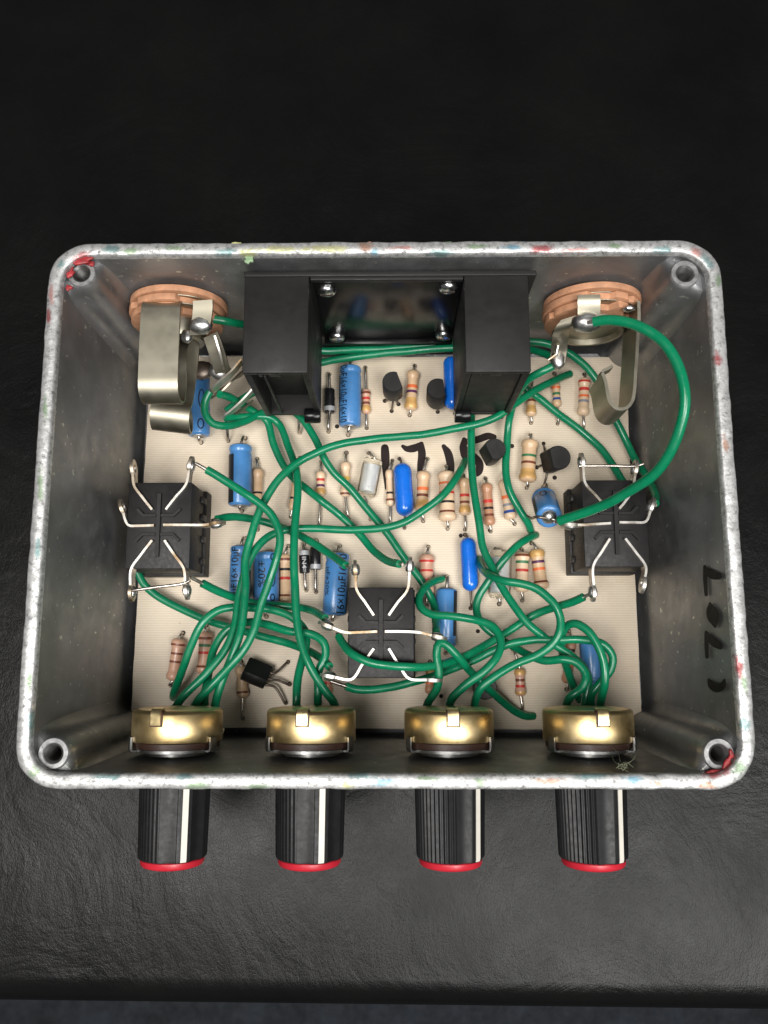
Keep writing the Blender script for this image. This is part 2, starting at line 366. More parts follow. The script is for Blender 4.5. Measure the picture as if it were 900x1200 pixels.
# ================================================================== enclosure
HX, HY, H, ZF = 59.75, 47.0, 48.0, 2.5
BZ = 8.0                                    # top face of the circuit board
WT = 57.25
def wall_x(z): return 55.0 + (z - ZF) * (WT - 55.0) / (H - ZF)
def enclosure():
    t = thing('enclosure_box', 'open cast aluminium box with paint flecks along its worn bright rim', 'box', (0, 0, 0))
    g = MB()
    L = [rrect(57.6, 45.0, 6.5, z=0.9), rrect(58.1, 45.4, 7, z=1.2), rrect(59.6, 46.85, 7.2, z=46.6),
         rrect(57.3, 44.55, 4.9, z=46.6), rrect(55.3, 42.8, 4.2, z=4.2), rrect(54.9, 42.4, 4.0, z=3.0), rrect(53.8, 41.4, 3.5, z=ZF)]
    L = [rrect(56.6, 44, 5.5, z=0.05)] + L
    g.rings(L)
    g.build('shell', 'cast', t, 35)
    g = MB()
    def jit(loop, a):
        out = []
        for p in loop:
            n = noise.noise_vector(Vector((p.x * .33, p.y * .33, p.z * .6 + 5))) * a + noise.noise_vector(Vector((p.x * 1.3, p.y * 1.3, 3))) * a * .4
            out.append(p + Vector((n.x, n.y, n.z * .5)))
        return out
    ns = 120
    L = [rrect(59.6, 46.85, 7.2, 12, ns, z=46.62), rrect(59.75, 47, 7.2, 12, ns, z=47.1), rrect(59.72, 46.97, 7.15, 12, ns, z=47.7), rrect(59.45, 46.7, 7.0, 12, ns, z=47.98), rrect(58.6, 45.85, 6.2, 12, ns, z=48.03),
         rrect(57.75, 45.0, 5.4, 12, ns, z=48.0), rrect(57.45, 44.7, 5.15, 12, ns, z=47.8), rrect(57.33, 44.58, 5.0, 12, ns, z=47.3), rrect(57.3, 44.55, 4.9, 12, ns, z=46.62)]
    L = [L[0]] + [jit(l, .17) for l in L[1:-1]] + [L[-1]]
    g.rings(L, False, False)
    g.build('rim', 'rim', t, 60)
    # corner screw posts, each a web into the corner with a threaded hole
    for (px, py, sx, sy) in ((95, 320, -1, 1), (803, 320, 1, 1), (843, 884, 1, -1), (62, 883, -1, -1)):
        c = at(px, py, 46.3); NA = 64
        def bez(p, q, r_, n): return [((1 - k / n) ** 2 * p[0] + 2 * k / n * (1 - k / n) * q[0] + (k / n) ** 2 * r_[0], (1 - k / n) ** 2 * p[1] + 2 * k / n * (1 - k / n) * q[1] + (k / n) ** 2 * r_[1]) for k in range(n)]
        def outline(z, r, fl):
            U = wall_x(z) + .35 - abs(c.x); V = 42.6 + (z - ZF) / 44 * 1.95 + .3 - abs(c.y)
            L = bez((U, -r - fl), (U * .92, -r), (-.1, -r), 10)
            L += [(r * math.cos(a), r * math.sin(a)) for a in [math.radians(270 - 90 * k / 16) for k in range(17)]]
            L += bez((-r, .1), (-r, V * .92), (-r - fl, V), 10) + [(-r - fl, V), (-r - fl, V + .4), (U + .4, V + .4), (U + .4, -r - fl)]
            return [Vector((c.x + sx * u, c.y + sy * w, z)) for u, w in L]
        def circ(z, r): return [Vector((c.x + sx * math.cos(2 * math.pi * k / NA) * r, c.y + sy * math.sin(2 * math.pi * k / NA) * r, z)) for k in range(NA)]
        lv = [outline(ZF, 4.4, 4.5), outline(10, 4.15, 4.2), outline(20, 3.8, 3.8), outline(32, 3.4, 3.3), outline(40, 3.05, 2.6), outline(43.5, 2.9, 1.6), outline(45.0, 2.8, .5)]
        top = [Vector((c.x, c.y, 45.6)) + Vector((p.x - c.x, p.y - c.y, 0)).normalized() * 2.55 for p in lv[-1]]
        post = MB().rings(lv + [top], False, False).build('screw_post', 'cast', t, 50)
        rr = [circ(45.3, 2.62), circ(46.0, 2.55), circ(46.2, 2.4), circ(46.22, 1.75), circ(46.05, 1.6)]
        MB().rings(rr, False, False).build('post_face', 'post', post, 35)
        rr = [circ(46.05, 1.6)] + [circ(46.05 - k * .3, 1.56 if k % 2 == 0 else 1.26) for k in range(1, 24)] + [circ(30, 1.26)]
        MB().rings(rr, False, True).build('threaded_bore', 'bore', post, 35)
    # handwriting on the inner right wall
    n = Vector((-1, 0, (WT - 55.0) / (H - ZF))).normalized(); p0 = Vector((55.0, 0, ZF)) + n * .25
    def W(px, py, k=0): return onplane(px, py, p0 + n * .02 * k, n)
    strokes = [[(827.5, 697, 4), (826.5, 680, 5), (826, 664, 4)], [(826, 664, 2), (830, 670, 8), (836, 674, 10), (842, 675, 8)],
               [(832, 707, 3), (833.5, 715, 12), (836, 724, 14), (838, 734, 4)], [(828.5, 770, 4), (828, 757, 5), (828, 742, 5)],
               [(827, 740, 2), (832, 748, 8), (838, 754, 9), (844, 758, 7)], [(831, 797, 4), (834, 803, 9), (840, 806, 11), (846, 804, 9), (849, 797, 3)]]
    g = MB()
    for k, s in enumerate(strokes): stroke(g, s, lambda x, y, k=k: W(x, y, k))
    g.build('handwritten_year', 'ink_wall', t, 0)
    # dried paint flecks on the rim: (pixel x, y, height, size along x, size along y, colour)
    rnd = random.Random(3)
    for (px, py, z, a, b, c, ang) in ((95, 305, 47.5, 1.7, .6, 'red', .25), (82, 320, 47.0, .5, 1.0, 'red', -.5), (105, 309, 46.8, .9, .45, 'red', -.35), (80, 337, 46.6, .5, .6, 'red', .3), (291, 304, 47.0, .75, .7, 'green', .1), (274, 286.5, 47.6, 1.5, .35, 'yellow', .1),
                              (428, 286.5, 47.7, 1.4, .6, 'rust', 0), (520, 285.5, 47.6, 1.6, .4, 'green', 0), (852, 896, 46.9, .4, 1.5, 'red', -.55), (836, 905, 46.9, 1.8, .3, 'red', .2), (829, 308, 47.3, .5, 1.6, 'teal', .35), (857, 884, 46.8, .35, .9, 'red', 0)):
        c0 = at(px, py, z); g = MB(); n_ = 26; R = []
        rr = [1 + .75 * noise.noise(Vector((math.cos(2 * math.pi * k / n_) * 1.6 + px, math.sin(2 * math.pi * k / n_) * 1.6, py))) + rnd.uniform(-.07, .07) for k in range(n_)]
        for s_, h in ((1.0, -.3), (.96, .02), (.7, .09), (.3, .11)):
            ring = []
            for k in range(n_):
                th = 2 * math.pi * k / n_; x = math.cos(th) * a * s_ * rr[k]; y = math.sin(th) * b * s_ * rr[k]
                ring.append(c0 + Vector((x * math.cos(ang) - y * math.sin(ang), x * math.sin(ang) + y * math.cos(ang), h)))
            R.append(ring)
        g.rings(R).build('paint_fleck', 'paint_' + c, t, 60)
def stroke(g, s, fn):
    # a flat pen stroke given by pixels (x, y, width): tessellated smoothly, rounded ends
    P = smooth_path([(x, y, w) for x, y, w in s], 1.5)
    left, right = [], []
    for i, p in enumerate(P):
        d = Vector((P[min(i + 1, len(P) - 1)].x - P[max(i - 1, 0)].x, P[min(i + 1, len(P) - 1)].y - P[max(i - 1, 0)].y)); d.normalize(); n = Vector((-d.y, d.x))
        w = p.z / 2
        left.append((p.x + n.x * w, p.y + n.y * w)); right.append((p.x - n.x * w, p.y - n.y * w))
    def capa(c, nd, w, sgn):
        a0 = math.atan2(nd.y, nd.x); return [(c.x + math.cos(a0 + sgn * math.pi * k / 6) * w, c.y + math.sin(a0 + sgn * math.pi * k / 6) * w) for k in range(1, 6)]
    d1 = Vector((P[-1].x - P[-2].x, P[-1].y - P[-2].y)).normalized(); n1 = Vector((-d1.y, d1.x))
    d0 = Vector((P[1].x - P[0].x, P[1].y - P[0].y)).normalized(); n0 = Vector((-d0.y, d0.x))
    vs = [fn(*p) for p in left] + [fn(*p) for p in right]; m = len(left)
    fs = [[i, i + 1, m + i + 1, m + i] for i in range(m - 1)]
    c1 = [fn(*p) for p in capa(P[-1], n1, P[-1].z / 2, -1)]; c0 = [fn(*p) for p in capa(P[0], -n0, P[0].z / 2, -1)]
    fs.append([m - 1] + [2 * m + k for k in range(5)] + [2 * m - 1]); fs.append([m] + [2 * m + 5 + k for k in range(5)] + [0])
    g.add(vs + c1 + c0, fs)
M['bore'] = simple('shaded_bore_metal', (.16, .155, .15), .4, .9, var=.2)  # darker than the post face: shade down the bore put into the colour
M['post'] = simple('machined_post_face', (.27, .27, .27), .55, .6, var=.5, vscale=.5, bumpd=.12, bscale=1.2)
enclosure()

# ================================================================== circuit board
HOLES = []
def circuit_board():
    t = thing('circuit_board', 'cream laminate circuit board with black handwritten number inside the box', 'circuit board', (0, 0, BZ - 1.6))
    g = MB(); a = -.0067; ca, sa = math.cos(a), math.sin(a); hx, hy, cx, cy = 53.35, 40.6, .16, -.53
    poly = []
    rnd = random.Random(5)
    corners = [(-hx, -hy + 3), (-hx + 2.0, -hy + .2), (-hx + 2.2, -hy), (hx, -hy), (hx, hy), (-hx, hy)]
    for i, p in enumerate(corners):
        q = corners[(i + 1) % len(corners)]; n = max(1, int((Vector(q) - Vector(p)).length / 2))
        for k in range(n):
            x = p[0] + (q[0] - p[0]) * k / n; y = p[1] + (q[1] - p[1]) * k / n
            x += rnd.uniform(-.07, .07); y += rnd.uniform(-.07, .07)
            poly.append((x * ca - y * sa + cx, x * sa + y * ca + cy, BZ - 1.6))
    g.prism(poly, (0, 0, 1.6)).build('laminate', 'board', t, 0)
    for (x, y) in ((-48, -36), (48, -36), (-48, 36), (48, 36)):
        MB().lathe((x, y, ZF), (x, y, BZ - 1.6), [(0, 2.2), (BZ - 1.6 - ZF, 2.2)], 12).build('standoff', 'zinc', t)
    strokes = [[(451, 525, 9.2), (451.5, 535, 10.2), (452, 550, 8.2), (453, 572, 4.1)],
               [(472, 523, 4.1), (477, 526, 7.1), (486, 525, 9.2), (494, 520, 5.2)], [(493, 522, 8.2), (494.5, 532, 9.2), (493, 545, 8.2), (492, 556, 6.1)],
               [(520, 523, 5.2), (525, 531, 9.2), (528, 545, 9.2), (528, 556, 8.2)],
               [(579, 512, 6.1), (572, 511, 8.2), (560, 515, 8.2), (545, 518, 7.1)], [(544, 515, 5.2), (543, 524, 9.2), (545, 533, 10.2)], [(546, 531, 9.2), (556, 536, 9.2), (562, 544, 9.2), (561, 553, 8.2), (556, 557, 5.2)]]
    g = MB()
    for k, s in enumerate(strokes): stroke(g, s, lambda x, y, k=k: at(x, y, BZ + .03 + .012 * k))
    g.build('handwritten_number', 'ink', t, 0)
    return t
BOARD = circuit_board()

# ================================================================== components
PXMM = 5.62
def lead_path(end, hole, zax):
    # from a body end along the axis to the hole, bent down into the board
    h = at(hole[0], hole[1], BZ)
    HOLES.append(h)
    e = Vector(end); flat = Vector((h.x, h.y, e.z)); d = flat - e
    if d.length < 1.6: return smooth_path([e - d.normalized() * .5 if d.length > .01 else e, e.lerp(flat, .7) + Vector((0, 0, -.15)), Vector((h.x, h.y, BZ + .8)), Vector((h.x, h.y, BZ - .5))], .4)
    u = d.normalized()
    return smooth_path([e - u * .5, flat - u * .9 + Vector((0, 0, -.05)), flat - u * .2 + Vector((0, 0, -.5)), Vector((h.x, h.y, BZ + .5)), Vector((h.x, h.y, BZ - .5))], .4)
def dogbone(L, r):
    e = min(1.5, L * .24)
    return [(0, r * .30), (.12, r * .62), (.35, r * .86), (.7, r * .98), (e * .75, r), (e, r * .97), (e + .35, r * .86), (e + .7, r * .83), (L / 2, r * .82), (L - e - .7, r * .83), (L - e - .35, r * .86), (L - e, r * .97), (L - e * .75, r), (L - .7, r * .98), (L - .35, r * .86), (L - .12, r * .62), (L, r * .30)]
def prof_r(prof, t):
    for (a, ra), (b, rb) in zip(prof, prof[1:]):
        if a <= t <= b: return ra + (rb - ra) * (t - a) / max(1e-6, b - a)
    return prof[-1][1]
def resistor(top, bot, a, b, w, col, bands, label, dz=0.0, lead='tin', group='resistors on the board'):
    r = w / PXMM / 2; z = BZ + r + .15 + dz
    A, B = at(a[0], a[1], z), at(b[0], b[1], z); L = (B - A).length
    base = (A + B) / 2; t = thing('resistor', label, 'resistor', (base.x, base.y, BZ), group)
    pr = dogbone(L, r); body = MB().lathe(A, B, pr, 18).build('body', 'res_' + col, t, 50)
    for y, c, wd in bands:
        f = (y - a[1]) / (b[1] - a[1]) * L; h = wd / PXMM / 2; ts = [f - h + k * 2 * h / 6 for k in range(7)]
        ts = [min(max(x, .15), L - .15) for x in ts]
        p = [(ts[0], prof_r(pr, ts[0]) - .02)] + [(x, prof_r(pr, x) + .035) for x in ts] + [(ts[-1], prof_r(pr, ts[-1]) - .02)]
        ob = MB().lathe(A, B, p, 18).build('colour_band', 'band_' + c, body, 50)
    for end, hole in ((A, top), (B, bot)):
        if hole: MB().tube(lead_path(end, hole, z), .30, 7).build('lead', lead, t, 60)
    return t
G, Bk, Br, Rd, Or, Vi, Gr = 'gold', 'black', 'brown', 'red', 'orange', 'violet', 'green'
RES = [
 ((428.3, 431), (429.7, 502), (429, 456), (429.3, 485), 11, 'pink', [(461, Br, 3), (467.5, Rd, 3), (473, Br, 3), (479, G, 7)], 'small pink resistor with gold end beside the number-printed capacitor below the holder plate'),
 ((486, 429), (480, 487), (484.5, 434), (481, 481), 16, 'tan', [(454, Or, 4), (460, Vi, 3.2), (473, G, 13)], 'tan resistor with orange and violet bands between the two standing transistors by the battery holder'),
 ((623, 448), (622.4, 496), (622.6, 456), (622.2, 488), 13, 'tan', [(470, Br, 3), (480, G, 9)], 'tan resistor with wide gold end, crossed by green wires beside the right battery bracket'),
 ((649.6, 438), (653.4, 497), (651, 448), (653, 477), 11, 'tan', [(455, Or, 3), (462, Gr, 3), (468, 'blue', 3)], 'small resistor with orange, green and blue bands between a gold-ended and a red-banded resistor'),
 ((685, 439), (683, 503), (685, 443), (683.2, 487), 15, 'pale', [(448, Rd, 2.5), (457, Rd, 4), (465, Or, 3), (471, 'grey', 3)], 'pale resistor with red and grey bands beside the curled spring of a jack'),
 ((621.4, 510), (617, 572), (621.2, 515), (617.8, 565), 21, 'tan', [(535, Gr, 3), (543, Br, 3), (556, G, 12)], 'fat tan resistor with one green and one brown band beside a standing transistor'),
 ((301.5, 538), (302, 621), (302.7, 549), (301.8, 592), 13, 'tan', [(578, Bk, 2.5)], 'tan resistor with a single black band beside the upright black-striped blue capacitor'),
 ((352, 537), (341, 606), (346.5, 563), (342, 598), 10, 'tan', [(584, Bk, 2.5)], 'thin tan resistor almost hidden under the crossing green wires, one black band showing'),
 ((377, 541), (374.5, 617), (375.8, 552), (375.6, 582), 12, 'pale', [(562.7, Rd, 3), (569.5, Vi, 3), (576, G, 7)], 'pale resistor with red and violet bands and long straight lower lead'),
 ((406, 531), (408.4, 608), (405, 541), (404.6, 582), 13, 'pale', [(561, 'yellow', 4), (579, Br, 2.5)], 'pale resistor with a yellow band beside the clear silver-cored capacitor'),
 ((460, 540), (457.3, 614), (456, 550), (457.2, 593), 10, 'pale', [(578, Bk, 2.5), (586, Br, 2.5)], 'thin pale resistor pressed against the upper bright blue capacitor'),
 ((501, 538), (496, 611), (496, 552), (494.4, 600), 17, 'tan', [(573.5, Or, 4), (581, Br, 3.2), (591, G, 10)], 'tan resistor with orange and brown bands below the handwritten seven'),
 ((523.4, 547), (524.5, 620), (522.7, 552), (524.3, 611), 22, 'pale', [(567, Or, 2.5), (578, Rd, 3), (589, Bk, 2.8), (600, Br, 2.5)], 'fattest pale resistor with four bands below the handwritten one'),
 ((543, 557), (545, 621), (544.2, 560), (544.8, 604), 14, 'tan', [(581, Rd, 3.4), (589, Br, 3), (597, G, 8)], 'tan resistor with red and brown bands tucked beside the long vertical green wire'),
 ((569, 561), (575, 623), (570, 566), (574, 616), 14, 'brown', [(588, Rd, 4), (596, Bk, 2.8), (604, Br, 3)], 'brown resistor with red and black bands standing alone below the handwritten five'),
 ((591, 556), (603, 614), (590, 562), (598.5, 609), 15, 'pale', [(583, Or, 4), (592, 'grey', 3), (600, 'blue', 3.5)], 'pale resistor with a blue band crossed by a drooping green wire'),
 ((502, 641), (500, 711), (500, 649), (500, 697), 19, 'pink', [(658, Rd, 2.6), (669, Rd, 2.6), (680, Rd, 2.4)], 'fat pink resistor with thin red bands above the stripe-sided blue capacitor'),
 ((611, 644), (612, 704), (612, 647), (611.3, 694), 18, 'pale', [(651, Br, 3), (659, Gr, 3.2), (668.7, Rd, 3.2)], 'pale resistor with brown, green and red bands beside the second clear capacitor'),
 ((623, 637), (637, 696), (628.5, 643), (635, 691), 18, 'tan', [(649, G, 8), (658.7, Vi, 3.2), (667, Or, 3.2), (682, Br, 2.4)], 'gold-ended tan resistor with violet and orange bands leaning beside a green-banded one'),
 ((338, 640), (334, 715), (334, 649), (334, 708), 15, 'tan', [(656, Br, 3), (667.6, Bk, 3), (678, Rd, 3.4), (698, Br, 2.4)], 'tan resistor with black and red bands between a blue capacitor and two diodes'),
 ((214.7, 742), (200, 803), (210, 748), (202.5, 798), 17, 'pink', [(755.5, Br, 2.4), (766, Br, 2.4), (775.5, Br, 2.4)], 'pink resistor with three brown bands in the board corner under a green wire'),
 ((242, 733), (237, 797), (241, 740), (238, 790), 17, 'pink', [(748, Br, 3), (756.5, Gr, 3), (765, Rd, 3), (781, Br, 2.4)], 'pink resistor with brown, green and red bands behind a bundle of green wires'),
 ((282, 775), (284.5, 842), (283, 781), (284.6, 818), 14, 'tan', [(811, Br, 2.5)], 'tan resistor with one brown band partly under the lying transistor'),
 ((601, 761), (612, 832), (609, 783), (610.2, 816), 13, 'pink', [(787, G, 7), (797, Br, 3), (804, Rd, 3), (812, G, 3)], 'gold-ended pink resistor alone on bare board beside two brass controls'),
 ((667, 740), (664, 808), (668.5, 751), (664.6, 801), 14, 'brown', [(762, Bk, 3), (780, Or, 3)], 'brown resistor hidden behind a loop of green wires beside a blue capacitor'),
 ((384, 782), (386, 818), (384, 787), (385.4, 814), 11, 'brown', [(800, Rd, 3)], 'small brown resistor half hidden behind the lower left lug of the middle switch'),
 ((504, 776), (503, 818), (504, 782), (503, 813), 11, 'brown', [(786, G, 6), (800, Or, 3)], 'small brown resistor half hidden behind the lower right lug of the middle switch'),
]
for r in RES: resistor(*r)

def cyl_patch(g, A, B, r, a0, a1, t0, t1, n=10):
    d, up, side = frame(A, B); vs = []
    for k in range(n + 1):
        a = a0 + (a1 - a0) * k / n; rad = up * math.cos(a) + side * math.sin(a)
        for t in (t0, t1): vs.append(Vector(A) + d * t + rad * r)
    g.add(vs, [[2 * k, 2 * k + 1, 2 * k + 3, 2 * k + 2] for k in range(n)])
def text_on(parent, txt, A, B, r, ang, t0, length, height, down=True, mat='black_print'):
    cu = bpy.data.curves.new('print', 'FONT'); cu.body = txt; cu.size = 1; cu.offset = .012
    ob = bpy.data.objects.new('print', cu); COL.objects.link(ob)
    dg = bpy.context.evaluated_depsgraph_get(); me = ob.evaluated_get(dg).to_mesh()
    bm = bmesh.new(); bm.from_mesh(me)
    for k in range(-2, 9): bmesh.ops.bisect_plane(bm, geom=bm.verts[:] + bm.edges[:] + bm.faces[:], plane_co=(0, k * .12, 0), plane_no=(0, 1, 0))
    xs = [v.co.x for v in bm.verts]; x0, x1 = min(xs), max(xs)
    d, up, side = frame(A, B); g = MB(); vs = []
    for v in bm.verts:
        u = (v.co.x - x0) / (x1 - x0) * length; h = (v.co.y - .35) * height / .7
        t = t0 + u if down else t0 + length - u
        a = ang + (h if down else -h) / r
        vs.append(Vector(A) + d * t + (up * math.cos(a) + side * math.sin(a)) * (r + .035))
    bm.verts.index_update()
    g.add(vs, [[v.index for v in f.verts] for f in bm.faces]); bm.free()
    bpy.data.objects.remove(ob); bpy.data.curves.remove(cu)
    return g.build('printed_marking', mat, parent, 0)
def oval_on(parent, A, B, r, ang, tc, la, lb, wd=.26):
    d, up, side = frame(A, B); g = MB(); n = 28; vs = []
    for k in range(n):
        th = 2 * math.pi * k / n
        for s in (1, 1 - wd / lb):
            t = tc + math.cos(th) * la * (1 - (1 - s) * lb / la); a = ang + math.sin(th) * lb * s / r
            vs.append(Vector(A) + d * t + (up * math.cos(a) + side * math.sin(a)) * (r + .04))
    g.add(vs, [[2 * k, 2 * k + 1, (2 * k + 3) % (2 * n), (2 * k + 2) % (2 * n)] for k in range(n)])
    return g.build('printed_oval', 'black_print', parent, 0)
def electrolytic(a, b, w, label, top=None, bot=None, stripe=None, texts=(), ovals=(), za=None, zb=None, crimp='a'):
    r = w / PXMM / 2; z0 = BZ + r + .1
    A, B = at(a[0], a[1], za or z0), at(b[0], b[1], zb or z0); L = (B - A).length; base = (A + B) / 2
    t = thing('electrolytic_capacitor', label, 'capacitor', (base.x, base.y, BZ), 'blue electrolytic capacitors on the board')
    c = 1.5
    pr = [(0, r * .55), (.04, r * .80), (.25, r * .95), (.6, r), (c - .4, r), (c - .1, r * .95), (c + .15, r * .93), (c + .4, r * .955), (c + .7, r), (L - .6, r), (L - .25, r * .95), (L - .04, r * .82), (L, r * .6)]
    if crimp == 'b': pr = [(L - x, y) for x, y in pr[::-1]]
    body = MB().lathe(A, B, pr, 32).build('sleeve', 'sleeve', t, 40)
    d, up, side = frame(A, B)
    for e, s in ((A, -1), (B, 1)):
        MB().lathe(e - d * .02, e + d * s * .12, [(0, r * .62), (.12, r * .6), (.14, r * .3)], 20).build('end_seal', 'zinc' if s == 1 else 'dull_lead', t, 40)
    if stripe:
        g = MB(); cyl_patch(g, A, B, r + .03, stripe[0], stripe[1], c + .8 if crimp == 'a' else .5, L - .5 if crimp == 'a' else L - c - .8, 12); g.build('printed_stripe', 'black_print', body, 60)
    for (txt, ang, t0, ln, h, dn) in texts: text_on(body, txt, A, B, r, ang, t0 * L, ln * L, h, dn)
    for (ang, tc, la, lb) in ovals: oval_on(body, A, B, r, ang, tc * L, la, lb)
    for e, hole, dr in ((A, top, -d), (B, bot, d)):
        if hole: MB().tube(lead_path(e, hole, e.z), .36, 8).build('lead', 'tin', t, 60)
    return t, A, B
electrolytic((233, 431), (233, 511), 27, 'blue capacitor with oval print beside the wide spring of the left jack', None, (236, 519), ovals=((.5, .16, 1.2, .7), (.48, .5, 2.2, .75), (.4, .86, 1.2, .75)), crimp='a')
electrolytic((410.5, 430), (410, 500), 27, 'blue capacitor printed with a line of numbers beside a diode below the holder plate', (411, 424), (408, 510), texts=(('0µF16×10µF16×10', -.60, .02, .95, 1.75, True),), stripe=(-1.7, -1.12))
electrolytic((282, 522), (281.3, 593), 28, 'plain blue capacitor with a black stripe down one side near the left switch', (287.5, 514), (283.5, 599), stripe=(-1.75, -.42))
electrolytic((282.5, 640), (280.5, 703), 25, 'blue capacitor with sideways numbers, almost hidden under bundled green wires', (287, 631), (280, 712), texts=(('1µF16×10µF', -.42, .04, .92, 1.7, False),), stripe=(.2, 1.5))
electrolytic((312.5, 647), (312, 707), 30, 'blue capacitor marked with a 20 percent tolerance and oval print', None, (312.5, 723), texts=(('±20%', -.22, .2, .5, 1.5, True),), ovals=((.66, .12, .8, .62), (.62, .5, 2.1, .8), (.66, .9, .8, .6)), stripe=(-1.7, -1.25))
electrolytic((396, 648), (391.5, 721), 28, 'blue capacitor with large black numbers beside the upper left lug of the middle switch', (398, 640), (389, 727), texts=(('16×10µF16×0', .58, .03, .94, 1.8, False), ('µF±20%', -.75, .25, .45, 1.0, True)), stripe=(1.35, 1.65))
electrolytic((523.5, 690), (522, 758), 25, 'pale blue capacitor with black stripe beside the right side of the middle switch', (523.6, 676), (522, 766), stripe=(.68, 1.7), crimp='b')
tC8, C8A, C8B = electrolytic((637, 583), (643.5, 606), 29, 'short blue capacitor tilted up on end, its lead soldered to the right switch', (637, 571), None, stripe=(-1.7, -1.2), ovals=((-.35, .35, 1.2, .8),), za=12.2, zb=20.5)
electrolytic((691, 752), (694, 806), 24, 'plain blue capacitor behind a loop of green wires near the last brass control', (690, 745), (695, 815), crimp='b')
# solder and lead end of the tilted capacitor
g = MB(); d8, u8, s8 = frame(C8A, C8B)
g.tube(smooth_path([C8B, C8B + d8 * .8 + s8 * .2, C8B + d8 * 1.1 + s8 * 1.2, at(652, 611, 21), at(661, 614.5, 21)], .4), .35, 8).build('lead', 'tin', tC8, 60)
MB().lathe(C8B - d8 * .1, C8B + d8, [(0, 1.5), (.4, 1.4), (.9, .9), (1.1, .3)], 12).build('solder_blob', 'solder', tC8, 60)
h = at(610, 601.5, BZ); HOLES.append(h)
MB().tube(smooth_path([C8B + d8 * .6, C8B + d8 * .5 - s8 * 2.4, at(622, 607, 14), Vector((h.x, h.y, BZ + 1)), Vector((h.x, h.y, BZ - .4))], .5), .3, 8).build('lead', 'dull_lead', tC8, 60)

def capsule_prof(L, r, n=7):
    return [(r - r * math.cos(math.pi / 2 * k / n), max(.05, r * math.sin(math.pi / 2 * k / n))) for k in range(n + 1)] + [(L - r + r * math.sin(math.pi / 2 * k / n), max(.05, r * math.cos(math.pi / 2 * k / n))) for k in range(n + 1)]
def film(a, b, w, label, top, bot, z=None):
    r = w / PXMM / 2; z = z or BZ + r + .4
    A, B = at(a[0], a[1], z), at(b[0], b[1], z); base = (A + B) / 2
    t = thing('film_capacitor', label, 'capacitor', (base.x, base.y, BZ), 'bright blue dipped capacitors on the board')
    MB().lathe(A, B, capsule_prof((B - A).length, r), 28).build('dipped_body', 'film', t, 60)
    d = (B - A).normalized()
    for e, hole in ((A + d * .6, top), (B - d * .6, bot)):
        if hole: MB().tube(lead_path(e, hole, z), .3, 7).build('lead', 'dull_lead', t, 60)
film((528, 418), (530.5, 480), 19, 'bright blue dipped capacitor half under the right battery bracket', None, (533, 485), 12.5)
film((471, 542.5), (475, 605), 22, 'bright blue dipped capacitor lying across the handwritten number', (468, 538), (474, 619))
film((548, 629.5), (551.5, 693), 19.5, 'bright blue dipped capacitor alone on clear board right of the middle switch', (545, 627), (551.6, 713))

def poly_cap(a, b, w, label, top, bot):
    r = w / PXMM / 2; z = BZ + r + .2; A, B = at(a[0], a[1], z), at(b[0], b[1], z); L = (B - A).length; base = (A + B) / 2
    t = thing('polystyrene_capacitor', label, 'capacitor', (base.x, base.y, BZ), 'clear polystyrene capacitors on the board')
    MB().lathe(A, B, [(0, r * .35), (.1, r * .8), (.5, r * .97), (1, r), (L - 1, r * .97), (L - .3, r * .8), (L, r * .4)], 24).build('clear_shell', 'clear', t, 50)
    d = (B - A).normalized()
    MB().lathe(A + d * 1.5, B, [(0, r * .5), (.1, r * .72), (L - 2.9, r * .70), (L - 2.8, r * .4)], 20).build('foil_core', 'foil', t, 40)
    for e, hole in ((A, top), (B, bot)):
        MB().tube(lead_path(e, hole, z), .3, 7).build('lead', 'tin', t, 60)
poly_cap((437.5, 537), (428.5, 583), 24, 'clear capacitor with bright silver core beside the handwritten number', (432, 531), (434, 609))
poly_cap((587, 645), (585, 702), 27, 'clear capacitor with silver core under crossing green wires by the gold-ended resistor', (581, 644), (585, 708))

def diode(a, b, w, label, top, bot, band, text=False):
    r = w / PXMM / 2; z = BZ + r + .3; A, B = at(a[0], a[1], z), at(b[0], b[1], z); L = (B - A).length; base = (A + B) / 2
    t = thing('diode', label, 'diode', (base.x, base.y, BZ), 'black diodes on the board')
    body = MB().lathe(A, B, [(0, r * .55), (.05, r * .9), (.25, r), (L - .25, r), (L - .05, r * .9), (L, r * .55)], 20).build('body', 'diode', t, 50)
    s = band * L
    MB().lathe(A, B, [(s - .5, r - .02), (s - .5, r + .03), (s + .5, r + .03), (s + .5, r - .02)], 20).build('polarity_band', 'silver_print', body, 40)
    if text: text_on(body, 'IN4', A, B, r, .1, .3 * L, .5 * L, .9, True, 'silver_print')
    for e, hole in ((A, top), (B, bot)):
        if hole: MB().tube(lead_path(e, hole, z), .36, 8).build('lead', 'tin', t, 60)
diode((386, 456), (386, 484), 13.5, 'black diode with silver band beside the left battery bracket', (386, 439), (385, 506), .84)
diode((356, 645), (357, 672), 12.5, 'black diode with its silver band at the upper end, one of a touching pair', (356, 638), (359, 692), .12, True)
diode((370, 641), (369.6, 668), 13, 'black diode with its silver band at the lower end, one of a touching pair', (371, 634), (370.4, 694), .86)

